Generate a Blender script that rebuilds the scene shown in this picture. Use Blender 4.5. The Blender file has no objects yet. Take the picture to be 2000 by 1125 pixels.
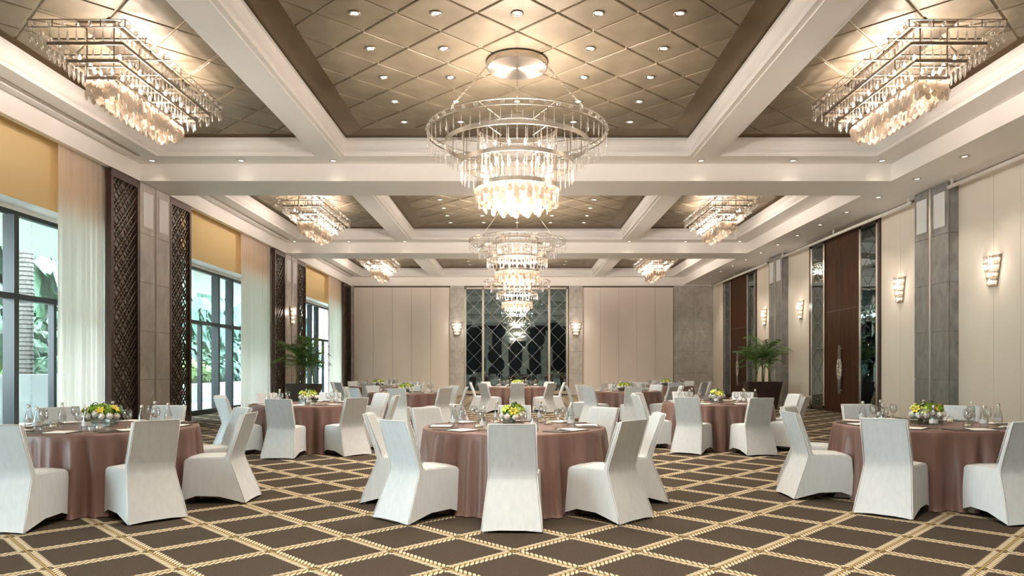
import bpy, bmesh, math, random
from mathutils import Vector, Matrix, Euler

# light levels
EXPOSURE = 1.9
SKY = 7.5
BULB = 3.5
DOWNGLOW = 2.5
SCONCEGLOW = 2.0
DOWN = 42.0
RINGW = 200.0
LONGW = 90.0
SCONCEW = 3.2

R = random.Random(7)
PI = math.pi
sc = bpy.context.scene
COL = sc.collection
EYE = 1.40

# ------------------------------------------------------------------ camera, world, exposure
cam_d = bpy.data.cameras.new('camera')
cam = bpy.data.objects.new('camera', cam_d)
COL.objects.link(cam)
cam.location = (0, 0, EYE)
cam.rotation_euler = (PI / 2, 0, 0)
cam_d.sensor_width = 36.0
cam_d.lens = 36.0 * 1430 / 2000
cam_d.shift_x = -10 / 2000
cam_d.shift_y = 156 / 2000
cam_d.clip_end = 300
sc.camera = cam

sc.view_settings.view_transform = 'Standard'
sc.view_settings.look = 'None'
sc.view_settings.exposure = EXPOSURE
sc.view_settings.gamma = 1.0
sc.view_settings.use_curve_mapping = False
sc.cycles.max_bounces = 9
sc.cycles.diffuse_bounces = 5
sc.cycles.glossy_bounces = 4
sc.cycles.transmission_bounces = 5
sc.cycles.transparent_max_bounces = 24
sc.cycles.sample_clamp_indirect = 6.0
sc.cycles.caustics_reflective = False
sc.cycles.caustics_refractive = False
sc.cycles.use_denoising = True

world = bpy.data.worlds.new('sky')
sc.world = world
world.use_nodes = True
wn = world.node_tree
for n in list(wn.nodes):
    wn.nodes.remove(n)
wo = wn.nodes.new('ShaderNodeOutputWorld')
bg = wn.nodes.new('ShaderNodeBackground')
bg.inputs['Color'].default_value = (0.93, 0.965, 1.0, 1)      # bright overcast sky
bg.inputs['Strength'].default_value = SKY
wn.links.new(bg.outputs[0], wo.inputs[0])

LAMP_COL = (1.0, 0.865, 0.785)


def lamp(name, kind, loc, power, parent=None, color=LAMP_COL, radius=0.1, spot=None, blend=0.6, rot=None):
    d = bpy.data.lights.new(name, kind)
    d.energy = power
    d.color = color
    d.shadow_soft_size = radius
    if kind == 'SPOT':
        d.spot_size = spot
        d.spot_blend = blend
    o = bpy.data.objects.new(name, d)
    COL.objects.link(o)
    o.location = loc
    if rot:
        o.rotation_euler = rot
    if parent:
        child(o, parent)
    return o


# ------------------------------------------------------------------ materials
MATS = {}


def mat(name, base=(0.8, 0.8, 0.8), rough=0.6, metal=0.0, spec=0.5, emis=None, estr=0.0, sheen=0.0, trans=0.0):
    m = bpy.data.materials.new(name)
    m.use_nodes = True
    p = m.node_tree.nodes['Principled BSDF']
    p.inputs['Base Color'].default_value = (*base, 1)
    p.inputs['Roughness'].default_value = rough
    p.inputs['Metallic'].default_value = metal
    p.inputs['Specular IOR Level'].default_value = spec
    if sheen:
        p.inputs['Sheen Weight'].default_value = sheen
    if trans:
        p.inputs['Transmission Weight'].default_value = trans
    if emis:
        p.inputs['Emission Color'].default_value = (*emis, 1)
        p.inputs['Emission Strength'].default_value = estr
    MATS[name] = m
    return m


def N(m, typ, **kw):
    n = m.node_tree.nodes.new(typ)
    for k, v in kw.items():
        setattr(n, k, v)
    return n


def L(m, a, b):
    m.node_tree.links.new(a, b)


def P(m):
    return m.node_tree.nodes['Principled BSDF']


def mth(m, op, a, b=None, c=None, clamp=False):
    n = N(m, 'ShaderNodeMath', operation=op)
    n.use_clamp = clamp
    for i, v in enumerate((a, b, c)):
        if v is None:
            continue
        if isinstance(v, (int, float)):
            n.inputs[i].default_value = v
        else:
            L(m, v, n.inputs[i])
    return n.outputs[0]


def mixc(m, fac, a, b):
    n = N(m, 'ShaderNodeMix', data_type='RGBA')
    for sock, v in ((n.inputs[0], fac), (n.inputs[6], a), (n.inputs[7], b)):
        if isinstance(v, (int, float)):
            sock.default_value = v
        elif isinstance(v, tuple):
            sock.default_value = (*v, 1)
        else:
            L(m, v, sock)
    return n.outputs[2]


def noise(m, scale, detail=4, rough=0.55, coord='Object', stretch=None, dist=0.0):
    tc = N(m, 'ShaderNodeTexCoord')
    out = tc.outputs[coord]
    if stretch:
        mp = N(m, 'ShaderNodeMapping')
        mp.inputs['Scale'].default_value = stretch
        L(m, out, mp.inputs['Vector'])
        out = mp.outputs[0]
    n = N(m, 'ShaderNodeTexNoise')
    n.inputs['Scale'].default_value = scale
    n.inputs['Detail'].default_value = detail
    n.inputs['Roughness'].default_value = rough
    n.inputs['Distortion'].default_value = dist
    L(m, out, n.inputs['Vector'])
    return n.outputs['Fac']


def ramp(m, fac, stops):
    r = N(m, 'ShaderNodeValToRGB')
    el = r.color_ramp.elements
    while len(el) > 1:
        el.remove(el[-1])
    el[0].position = stops[0][0]
    el[0].color = (*stops[0][1], 1)
    for p_, c_ in stops[1:]:
        e = el.new(p_)
        e.color = (*c_, 1)
    L(m, fac, r.inputs[0])
    return r.outputs[0]


def bump(m, h, strength=0.3, dist=0.01):
    b = N(m, 'ShaderNodeBump')
    b.inputs['Strength'].default_value = strength
    b.inputs['Distance'].default_value = dist
    L(m, h, b.inputs['Height'])
    L(m, b.outputs[0], P(m).inputs['Normal'])


def noisy(name, c0, c1, scale, rough=0.6, stretch=None, detail=4, bumpv=0.0, dist=0.0, lo=0.3, hi=0.7, **kw):
    m = mat(name, c0, rough, **kw)
    f = noise(m, scale, detail, stretch=stretch, dist=dist)
    L(m, ramp(m, f, [(lo, c0), (hi, c1)]), P(m).inputs['Base Color'])
    if bumpv:
        bump(m, f, bumpv)
    return m


def clear_mat(name, tint=(1, 1, 1), edge=(0.6, 0.65, 0.66), gloss=0.25, face_gloss=0.04, rough=0.02):
    """thin clear glass: see-through face on, reflecting and tinted at the rim"""
    m = bpy.data.materials.new(name)
    m.use_nodes = True
    nt = m.node_tree
    nt.nodes.remove(nt.nodes['Principled BSDF'])
    out = nt.nodes['Material Output']
    lw = N(m, 'ShaderNodeLayerWeight')
    lw.inputs['Blend'].default_value = 0.35
    tr = N(m, 'ShaderNodeBsdfTransparent')
    gl = N(m, 'ShaderNodeBsdfGlossy')
    gl.inputs['Roughness'].default_value = rough
    gl.inputs['Color'].default_value = (1, 1, 1, 1)
    L(m, mixc(m, lw.outputs['Facing'], tint, edge), tr.inputs['Color'])
    mx = N(m, 'ShaderNodeMixShader')
    fac = mth(m, 'MULTIPLY_ADD', lw.outputs['Facing'], gloss, face_gloss)
    L(m, fac, mx.inputs[0])
    L(m, tr.outputs[0], mx.inputs[1])
    L(m, gl.outputs[0], mx.inputs[2])
    L(m, mx.outputs[0], out.inputs[0])
    MATS[name] = m
    return m


# plaster, stone, fabric ...
noisy('plaster', (0.915, 0.885, 0.85), (0.93, 0.90, 0.865), 3.0, rough=0.55)
m = noisy('gold_leaf', (0.215, 0.175, 0.115), (0.34, 0.28, 0.195), 1.1, rough=0.5, detail=6, dist=0.6, metal=0.15)
f = noise(m, 7.0, 5)
L(m, mth(m, 'MULTIPLY_ADD', f, 0.25, 0.38), P(m).inputs['Roughness'])
noisy('gold_border', (0.15, 0.10, 0.05), (0.22, 0.16, 0.09), 0.9, rough=0.35, detail=4, metal=0.55)  # browner than the tiles: gold's dark reflection is painted into the base colour
mat('groove', (0.72, 0.62, 0.46), 0.6)
m = noisy('stone_warm', (0.40, 0.365, 0.33), (0.60, 0.56, 0.52), 2.2, rough=0.42, detail=9, dist=1.6, stretch=(1, 1.0, 0.8))
m = noisy('stone_grey', (0.13, 0.122, 0.112), (0.29, 0.277, 0.26), 2.6, rough=0.42, detail=10, dist=1.3, stretch=(1, 1.3, 0.7))
f2 = noise(m, 60, 3)
L(m, mixc(m, mth(m, 'MULTIPLY', f2, 0.35), P(m).inputs['Base Color'].links[0].from_socket, (0.36, 0.35, 0.335)), P(m).inputs['Base Color'])
noisy('fabric_panel', (0.85, 0.76, 0.69), (0.88, 0.79, 0.72), 1.2, rough=0.85, spec=0.15)
noisy('fabric_wall', (0.80, 0.72, 0.615), (0.83, 0.75, 0.645), 1.2, rough=0.85, spec=0.15)
mat('seam_dark', (0.12, 0.09, 0.07), 0.8)
noisy('dark_wood', (0.040, 0.014, 0.006), (0.085, 0.034, 0.014), 3.0, rough=0.55, spec=0.15, stretch=(3, 3, 0.35), detail=6, dist=0.5)
noisy('jamb_wood', (0.040, 0.020, 0.012), (0.070, 0.035, 0.02), 3.0, rough=0.4, stretch=(3, 3, 0.3))
noisy('bronze', (0.060, 0.036, 0.028), (0.105, 0.065, 0.050), 2.0, rough=0.42, metal=0.3)
noisy('bronze_slat', (0.075, 0.050, 0.036), (0.15, 0.105, 0.075), 5.0, rough=0.36, metal=0.55)
mat('black_frame', (0.020, 0.022, 0.026), 0.4)
mat('nickel', (0.62, 0.57, 0.50), 0.28, metal=1.0)
mat('nickel_dark', (0.34, 0.29, 0.235), 0.32, metal=1.0)
m = mat('brushed', (0.62, 0.57, 0.52), 0.30, metal=1.0)
P(m).inputs['Anisotropic'].default_value = 0.85
tg = N(m, 'ShaderNodeTangent', direction_type='RADIAL', axis='Z')
L(m, tg.outputs[0], P(m).inputs['Tangent'])
mat('steel_strip', (0.66, 0.63, 0.58), 0.3, metal=0.9)
mat('strip_stone', (0.52, 0.475, 0.43), 0.5)
mat('plate_white', (0.78, 0.77, 0.77), 0.5)
mat('white_pipe', (0.84, 0.80, 0.74), 0.4)
mat('bead_trim', (0.78, 0.74, 0.66), 0.25, metal=0.8)
m = mat('mirror_tint', (0.16, 0.22, 0.23), 0.02, metal=1.0)
m = mat('mirror_line', (0.62, 0.66, 0.66), 0.15, metal=1.0)
mat('mirror_line_reflect_dark', (0.05, 0.06, 0.06), 0.3, metal=1.0)  # bevel lines that mirror darkness: the dark reflection is put into the colour
clear_mat('window_glass', (0.89, 0.965, 0.96), (0.76, 0.88, 0.88), 0.22, 0.02)
clear_mat('clear_glass', (0.965, 0.97, 0.965), (0.72, 0.72, 0.72), 0.4, 0.05)
clear_mat('bottle_glass', (0.93, 0.94, 0.94), (0.62, 0.63, 0.63), 0.4, 0.07)
m = clear_mat('crystal', (0.95, 0.93, 0.90), (0.70, 0.66, 0.62), 0.7, 0.25)
nt = m.node_tree
old = nt.nodes['Material Output'].inputs[0].links[0].from_socket
dfx = N(m, 'ShaderNodeBsdfDiffuse')  # whitish share mixed into the clear crystal as painted sparkle
dfx.inputs['Color'].default_value = (0.92, 0.90, 0.87, 1)
trl = N(m, 'ShaderNodeBsdfTranslucent')
trl.inputs['Color'].default_value = (0.92, 0.90, 0.87, 1)
ad = N(m, 'ShaderNodeMixShader')
L(m, dfx.outputs[0], ad.inputs[1])
L(m, trl.outputs[0], ad.inputs[2])
mx = N(m, 'ShaderNodeMixShader')
mx.inputs[0].default_value = 0.13
L(m, old, mx.inputs[1])
L(m, ad.outputs[0], mx.inputs[2])
L(m, mx.outputs[0], nt.nodes['Material Output'].inputs[0])
# capiz shell: lit through from the bulbs behind it
m = mat('shell', (0.74, 0.685, 0.615), 0.35)
P(m).inputs['Transmission Weight'].default_value = 0.0
nt = m.node_tree
trl = N(m, 'ShaderNodeBsdfTranslucent')
trl.inputs['Color'].default_value = (0.74, 0.675, 0.595, 1)
mx = N(m, 'ShaderNodeMixShader')
mx.inputs[0].default_value = 0.6
L(m, P(m).outputs[0], mx.inputs[1])
L(m, trl.outputs[0], mx.inputs[2])
L(m, mx.outputs[0], nt.nodes['Material Output'].inputs[0])
m = mat('bulb', (1, 0.9, 0.75), 0.4, emis=(1.0, 0.80, 0.55), estr=BULB)
m.cycles.emission_sampling = 'NONE'
m = mat('downlight_glow', (1, 0.95, 0.85), 0.4, emis=(1.0, 0.90, 0.74), estr=DOWNGLOW)
m.cycles.emission_sampling = 'NONE'
m = mat('sconce_glow', (1, 0.9, 0.75), 0.4, emis=(1.0, 0.80, 0.55), estr=SCONCEGLOW)
m.cycles.emission_sampling = 'NONE'

# sheer curtain and roller blind
m = mat('sheer', (0.93, 0.91, 0.88), 0.9, spec=0.1)
trl = N(m, 'ShaderNodeBsdfTranslucent')
trl.inputs['Color'].default_value = (0.98, 0.89, 0.82, 1)
mx = N(m, 'ShaderNodeMixShader')
mx.inputs[0].default_value = 0.66
L(m, P(m).outputs[0], mx.inputs[1])
L(m, trl.outputs[0], mx.inputs[2])
L(m, mx.outputs[0], m.node_tree.nodes['Material Output'].inputs[0])
m = mat('blind_yellow', (0.95, 0.74, 0.40), 0.85, spec=0.1)
trl = N(m, 'ShaderNodeBsdfTranslucent')
trl.inputs['Color'].default_value = (0.88, 0.66, 0.30, 1)
mx = N(m, 'ShaderNodeMixShader')
mx.inputs[0].default_value = 0.08
L(m, P(m).outputs[0], mx.inputs[1])
L(m, trl.outputs[0], mx.inputs[2])
L(m, mx.outputs[0], m.node_tree.nodes['Material Output'].inputs[0])

# table linen, chair linen
m = noisy('mauve_cloth', (0.155, 0.088, 0.073), (0.185, 0.106, 0.089), 2.0, rough=0.42, spec=0.5)
m = mat('white_linen', (0.78, 0.775, 0.76), 0.85, spec=0.2)
f = noise(m, 9.0, 6, stretch=(3, 3, 0.6))
L(m, ramp(m, f, [(0.3, (0.55, 0.575, 0.595)), (0.65, (0.605, 0.63, 0.65))]), P(m).inputs['Base Color'])
bump(m, noise(m, 300, 2, stretch=(1, 1, 0.3)), 0.15, 0.002)
mat('linen_piping', (0.74, 0.74, 0.74), 0.8)
mat('leg_metal', (0.25, 0.24, 0.23), 0.35, metal=0.8)

# carpet: garlands of leaves crossing in a lozenge grid
m = mat('carpet', (0.08, 0.058, 0.04), 0.95, spec=0.05)
tc = N(m, 'ShaderNodeTexCoord')
sx = N(m, 'ShaderNodeSeparateXYZ')
L(m, tc.outputs['Object'], sx.inputs[0])
U = mth(m, 'DIVIDE', mth(m, 'ADD', sx.outputs[0], 0.02), 0.931)
V = mth(m, 'DIVIDE', mth(m, 'SUBTRACT', sx.outputs[1], 5.59), 0.965)
A = mth(m, 'ADD', U, V)
B = mth(m, 'SUBTRACT', U, V)


def garland(perp, along):
    d = mth(m, 'MULTIPLY', mth(m, 'SUBTRACT', perp, mth(m, 'ROUND', perp)), 0.672)
    ad = mth(m, 'ABSOLUTE', d)
    t = mth(m, 'DIVIDE', mth(m, 'ADD', mth(m, 'MULTIPLY', along, 0.672), mth(m, 'MULTIPLY', ad, 1.1)), 0.048)
    sfr = mth(m, 'FRACT', mth(m, 'ADD', t, mth(m, 'MULTIPLY', mth(m, 'GREATER_THAN', d, 0.0), 0.5)))
    e1 = mth(m, 'POWER', mth(m, 'DIVIDE', mth(m, 'SUBTRACT', ad, 0.032), 0.026), 2.0)
    e2 = mth(m, 'POWER', mth(m, 'DIVIDE', mth(m, 'SUBTRACT', sfr, 0.5), 0.40), 2.0)
    leaf = mth(m, 'LESS_THAN', mth(m, 'ADD', e1, e2), 1.0)
    fr = mth(m, 'ABSOLUTE', mth(m, 'SUBTRACT', along, mth(m, 'ROUND', along)))
    leaf = mth(m, 'MULTIPLY', leaf, mth(m, 'GREATER_THAN', fr, 0.055))
    stem = mth(m, 'LESS_THAN', ad, 0.0045)
    return leaf, stem


l1, s1 = garland(A, B)
l2, s2 = garland(B, A)
leaf = mth(m, 'MAXIMUM', l1, l2)
stem = mth(m, 'MAXIMUM', s1, s2)
nf = noise(m, 90, 3)
nb = noise(m, 1.3, 3)
ground = ramp(m, nf, [(0.3, (0.040, 0.031, 0.024)), (0.7, (0.078, 0.062, 0.048))])
ground = mixc(m, mth(m, 'MULTIPLY', nb, 0.35), ground, (0.076, 0.060, 0.046))
leafc = ramp(m, nf, [(0.3, (0.46, 0.39, 0.27)), (0.7, (0.60, 0.52, 0.385))])
c = mixc(m, stem, ground, (0.40, 0.27, 0.08))
c = mixc(m, leaf, c, leafc)
L(m, c, P(m).inputs['Base Color'])
bump(m, nf, 0.25, 0.006)

# table things
mat('paper', (0.86, 0.83, 0.78), 0.8)
mat('leather', (0.045, 0.030, 0.024), 0.45)
mat('pen_dark', (0.03, 0.03, 0.03), 0.3)
mat('water', (0.9, 0.92, 0.92), 0.1)
mat('mint', (0.84, 0.76, 0.55), 0.5)
mat('bottle_label', (0.55, 0.56, 0.56), 0.5)
noisy('petal_white', (0.90, 0.90, 0.84), (0.94, 0.94, 0.90), 40, rough=0.6)
noisy('flower_green', (0.10, 0.22, 0.012), (0.32, 0.48, 0.04), 60, rough=0.6)
noisy('petal_yellow', (0.72, 0.50, 0.03), (0.80, 0.70, 0.12), 30, rough=0.5)
noisy('petal_lime', (0.42, 0.55, 0.06), (0.62, 0.68, 0.16), 30, rough=0.5)
noisy('leaf_dark', (0.018, 0.060, 0.014), (0.045, 0.115, 0.025), 20, rough=0.4)
noisy('palm_leaf', (0.05, 0.125, 0.022), (0.16, 0.27, 0.055), 6, rough=0.5)
noisy('palm_stem', (0.16, 0.20, 0.05), (0.28, 0.28, 0.10), 8, rough=0.6)
noisy('planter_brown', (0.030, 0.016, 0.011), (0.055, 0.03, 0.02), 4, rough=0.4)
noisy('soil', (0.03, 0.02, 0.012), (0.07, 0.05, 0.03), 40, rough=0.95)

# outdoors
noisy('patio', (0.44, 0.45, 0.45), (0.52, 0.53, 0.53), 2.0, rough=0.8)
mat('garden_wall_white', (0.60, 0.62, 0.64), 0.7)
noisy('foliage_a', (0.012, 0.052, 0.024), (0.050, 0.125, 0.066), 3, rough=0.6)
noisy('foliage_b', (0.020, 0.070, 0.050), (0.065, 0.140, 0.112), 3, rough=0.6)
noisy('foliage_c', (0.060, 0.125, 0.020), (0.140, 0.215, 0.060), 3, rough=0.6)
noisy('trunk_bark', (0.05, 0.045, 0.04), (0.12, 0.105, 0.10), 14, rough=0.9, bumpv=0.6)


# ------------------------------------------------------------------ mesh helpers
class MB:
    def __init__(self):
        self.v, self.f = [], []

    def add(self, vs, fs):
        b = len(self.v)
        self.v += [tuple(p) for p in vs]
        self.f += [tuple(i + b for i in q) for q in fs]
        return self

    def box(self, x0, x1, y0, y1, z0, z1):
        return self.add([(x0, y0, z0), (x1, y0, z0), (x1, y1, z0), (x0, y1, z0), (x0, y0, z1), (x1, y0, z1), (x1, y1, z1), (x0, y1, z1)],
                        [(3, 2, 1, 0), (4, 5, 6, 7), (0, 1, 5, 4), (1, 2, 6, 5), (2, 3, 7, 6), (3, 0, 4, 7)])

    def cbox(self, c, s):
        return self.box(c[0] - s[0] / 2, c[0] + s[0] / 2, c[1] - s[1] / 2, c[1] + s[1] / 2, c[2] - s[2] / 2, c[2] + s[2] / 2)

    def prism(self, poly, fn0, fn1):
        """poly: 2-D outline; fn0/fn1 map a 2-D point to the two ends"""
        n = len(poly)
        vs = [fn0(*p) for p in poly] + [fn1(*p) for p in poly]
        fs = [tuple(range(n))[::-1], tuple(range(n, 2 * n))] + [(i, (i + 1) % n, n + (i + 1) % n, n + i) for i in range(n)]
        return self.add(vs, fs)

    def beam(self, a, b, w, h, up=(0, 0, 1)):
        a, b = Vector(a), Vector(b)
        d = (b - a).normalized()
        u = Vector(up)
        s = d.cross(u)
        if s.length < 1e-4:
            s = d.cross(Vector((1, 0, 0)))
        s.normalize()
        u = s.cross(d)
        vs = []
        for p in (a, b):
            for i, j in ((-1, -1), (1, -1), (1, 1), (-1, 1)):
                vs.append(p + s * (i * w / 2) + u * (j * h / 2))
        return self.add(vs, [(0, 1, 2, 3), (7, 6, 5, 4), (0, 4, 5, 1), (1, 5, 6, 2), (2, 6, 7, 3), (3, 7, 4, 0)])

    def tube(self, pts, r, n=6, caps=True, closed=False):
        pts = [Vector(p) for p in pts]
        rs = r if isinstance(r, (list, tuple)) else [r] * len(pts)
        vs, fs = [], []
        m_ = len(pts)
        ref = None
        for i, p in enumerate(pts):
            if closed:
                d = pts[(i + 1) % m_] - pts[i - 1]
            else:
                d = pts[min(i + 1, m_ - 1)] - pts[max(i - 1, 0)]
            d.normalize()
            if ref is None:
                ref = d.cross(Vector((0, 0, 1)))
                if ref.length < 1e-3:
                    ref = d.cross(Vector((1, 0, 0)))
            else:
                ref = ref - d * ref.dot(d)
            ref.normalize()
            s = d.cross(ref)
            for k in range(n):
                a = 2 * PI * k / n
                vs.append(p + (ref * math.cos(a) + s * math.sin(a)) * rs[i])
        for i in range(m_ if closed else m_ - 1):
            j = (i + 1) % m_
            for k in range(n):
                l = (k + 1) % n
                fs.append((i * n + k, i * n + l, j * n + l, j * n + k))
        if caps and not closed:
            fs.append(tuple(range(n))[::-1])
            fs.append(tuple((m_ - 1) * n + k for k in range(n)))
        return self.add(vs, fs)

    def lathe(self, prof, n=16, c=(0, 0, 0), cap0=False, cap1=False):
        vs, fs = [], []
        for r, z in prof:
            for k in range(n):
                a = 2 * PI * k / n
                vs.append((c[0] + r * math.cos(a), c[1] + r * math.sin(a), c[2] + z))
        for i in range(len(prof) - 1):
            for k in range(n):
                l = (k + 1) % n
                fs.append((i * n + k, i * n + l, (i + 1) * n + l, (i + 1) * n + k))
        if cap0:
            fs.append(tuple(range(n))[::-1])
        if cap1:
            fs.append(tuple((len(prof) - 1) * n + k for k in range(n)))
        return self.add(vs, fs)

    def ball(self, c, r, n=8, m_=6, sz=1.0):
        prof = [(max(1e-4, r * math.sin(PI * i / m_)), -r * sz * math.cos(PI * i / m_)) for i in range(m_ + 1)]
        return self.lathe(prof, n, c)

    def merge(self, other, M=None):
        vs = other.v if M is None else [tuple(M @ Vector(p)) for p in other.v]
        return self.add(vs, other.f)

    def mesh(self, name, material, smooth=False):
        me = bpy.data.meshes.new(name)
        me.from_pydata(self.v, [], self.f)
        if material:
            me.materials.append(MATS[material])
        if smooth:
            me.polygons.foreach_set('use_smooth', [True] * len(me.polygons))
        me.update()
        return me

    def build(self, name, material, parent=None, smooth=False, loc=None, **tags):
        return put(name, self.mesh(name, material, smooth), parent, loc, **tags)


def put(name, me, parent=None, loc=None, rot=None, **tags):
    o = bpy.data.objects.new(name, me)
    COL.objects.link(o)
    if parent:
        child(o, parent)
    if loc:
        o.location = loc
    if rot:
        o.rotation_euler = rot
    tag(o, **tags)
    return o


def tag(o, label=None, cat=None, group=None, kind=None):
    if label:
        o['label'] = label
    if cat:
        o['category'] = cat
    if group:
        o['group'] = group
    if kind:
        o['kind'] = kind
    return o


def thing(name, label, cat, loc=(0, 0, 0), rz=0.0, group=None, kind=None):
    o = bpy.data.objects.new(name, None)
    o.empty_display_size = 0.1
    COL.objects.link(o)
    o.location = loc
    o.rotation_euler = (0, 0, rz)
    return tag(o, label, cat, group, kind)


KID = {}


def child(o, parent):
    o.parent = parent
    KID.setdefault(parent.name, []).append(o)


def copy_tree(o, parent=None):
    c = o.copy()
    COL.objects.link(c)
    if parent:
        child(c, parent)
    for ch in KID.get(o.name, []):
        copy_tree(ch, c)
    return c


def clip(poly, x0, x1, y0, y1):
    def cut(ps, inside, inter):
        out = []
        for i, p in enumerate(ps):
            q = ps[i - 1]
            if inside(p):
                if not inside(q):
                    out.append(inter(q, p))
                out.append(p)
            elif inside(q):
                out.append(inter(q, p))
        return out

    def ix(v):
        return lambda a, b: (v, a[1] + (b[1] - a[1]) * (v - a[0]) / (b[0] - a[0]))

    def iy(v):
        return lambda a, b: (a[0] + (b[0] - a[0]) * (v - a[1]) / (b[1] - a[1]), v)

    for ins, it in ((lambda p: p[0] >= x0, ix(x0)), (lambda p: p[0] <= x1, ix(x1)), (lambda p: p[1] >= y0, iy(y0)), (lambda p: p[1] <= y1, iy(y1))):
        if not poly:
            return []
        poly = cut(poly, ins, it)
    return poly


def area(p):
    return abs(sum(p[i - 1][0] * p[i][1] - p[i][0] * p[i - 1][1] for i in range(len(p)))) / 2


def lozenges(cx, cy, dx, dy, rect, gap):
    """lozenge cells (full diagonals dx, dy) with a vertex at cx, cy, clipped to rect, kept apart by gap"""
    x0, x1, y0, y1 = rect
    out = []
    s = 1 - gap / (dx * dy / math.hypot(dx, dy)) if gap else 1
    for i in range(int((x0 - cx) / (dx / 2)) - 2, int((x1 - cx) / (dx / 2)) + 3):
        for j in range(int((y0 - cy) / (dy / 2)) - 2, int((y1 - cy) / (dy / 2)) + 3):
            if (i + j) % 2 == 0:
                continue
            px, py = cx + i * dx / 2, cy + j * dy / 2
            q = [(px - dx / 2 * s, py), (px, py - dy / 2 * s), (px + dx / 2 * s, py), (px, py + dy / 2 * s)]
            q = clip(q, x0, x1, y0, y1)
            if len(q) >= 3 and area(q) > 0.004:
                out.append((px, py, q))
    return out


ORD = ['first', 'second', 'third', 'fourth', 'fifth', 'sixth', 'seventh', 'eighth', 'ninth', 'tenth', 'eleventh', 'twelfth', 'thirteenth', 'fourteenth', 'fifteenth']


# ================================================================== THE ROOM
PITCH = 10.51
Y_BACK = 37.72
Y_FRONT = -2.9
Z_SOF, Z_LEDGE, Z_TILE = 5.67, 6.06, 6.52
BEAM_Y = [(6.22 + PITCH * k, 7.64 + PITCH * k) for k in range(3)]     # lowered cross beams
BAYS = [(-2.29 + PITCH * k, 5.64 + PITCH * k) for k in range(4)]      # coffers; number 0 lies behind the camera
XC, XB0, XB1 = 3.84, 4.42, 7.95

MB().box(-9.66, 10.2, Y_FRONT - 0.1, Y_BACK + 0.1, -0.06, 0.0).build('floor', 'carpet', kind='structure')

ceil = thing('ceiling', None, None, kind='structure')
for y0, y1 in BEAM_Y:
    MB().box(-8.61, 8.55, y0, y1, Z_SOF, Z_LEDGE).build('cross_beam', 'plaster', ceil)
    MB().box(-7.95, 7.95, y0 - 0.58, y1 + 0.58, Z_LEDGE, 6.72).build('beam_ledge', 'plaster', ceil)
MB().box(-7.95, 7.95, BAYS[3][1], Y_BACK, Z_LEDGE, 6.72).build('beam_ledge', 'plaster', ceil)
MB().box(-7.95, 7.95, Y_FRONT, BAYS[0][0], Z_LEDGE, 6.72).build('beam_ledge', 'plaster', ceil)
MB().box(7.95, 10.2, Y_FRONT, Y_BACK, Z_LEDGE, 6.72).build('side_ledge', 'plaster', ceil)
MB().box(-9.7, -7.95, Y_FRONT, Y_BACK, Z_LEDGE, 6.72).build('side_ledge', 'plaster', ceil)
MB().box(8.55, 10.2, Y_FRONT, Y_BACK, Z_SOF, Z_LEDGE).build('soffit', 'plaster', ceil)
MB().box(-8.74, -8.61, Y_FRONT, Y_BACK, Z_SOF, Z_LEDGE).build('fascia', 'plaster', ceil)
MB().box(-9.7, 10.2, Y_FRONT, Y_BACK, 6.72, 6.82).build('slab', 'plaster', ceil)
for y0, y1 in BAYS:
    for s in (-1, 1):
        a, b = sorted((s * XC, s * XB0))
        MB().box(a, b, y0, y1, Z_LEDGE, 6.72).build('long_beam', 'plaster', ceil)
        MB().box(a + 0.05, b - 0.05, y0 - 0.02, y1 + 0.02, Z_LEDGE - 0.022, Z_LEDGE).build('beam_plate', 'plaster', ceil)
    # stepped trims and the linear air slot along the window ledge
    MB().box(-8.50, -8.38, y0, y1 - 0.1, Z_LEDGE - 0.03, Z_LEDGE).build('ledge_trim', 'plaster', ceil)
    MB().box(-8.34, -8.27, y0, y1 - 0.1, Z_LEDGE - 0.012, Z_LEDGE).build('air_slot', 'nickel_dark', ceil)

PROFILE = [(0.0, 6.06), (0.035, 6.06), (0.035, 6.085), (0.012, 6.095), (0.012, 6.14), (0.04, 6.15), (0.04, 6.19), (0.02, 6.20),
           (0.025, 6.26), (0.05, 6.32), (0.095, 6.37), (0.095, 6.43), (0.06, 6.44), (0.06, 6.475), (0.0, 6.475)]


def sweep(rect, prof):
    x0, x1, y0, y1 = rect
    b = MB()
    n = len(prof)
    vs = []
    for d, z in prof:
        vs += [(x0 + d, y0 + d, z), (x1 - d, y0 + d, z), (x1 - d, y1 - d, z), (x0 + d, y1 - d, z)]
    fs = []
    for i in range(n - 1):
        for k in range(4):
            l = (k + 1) % 4
            fs.append((i * 4 + k, i * 4 + l, (i + 1) * 4 + l, (i + 1) * 4 + k))
    return b.add(vs, fs)


tile_cache = {}


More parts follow.
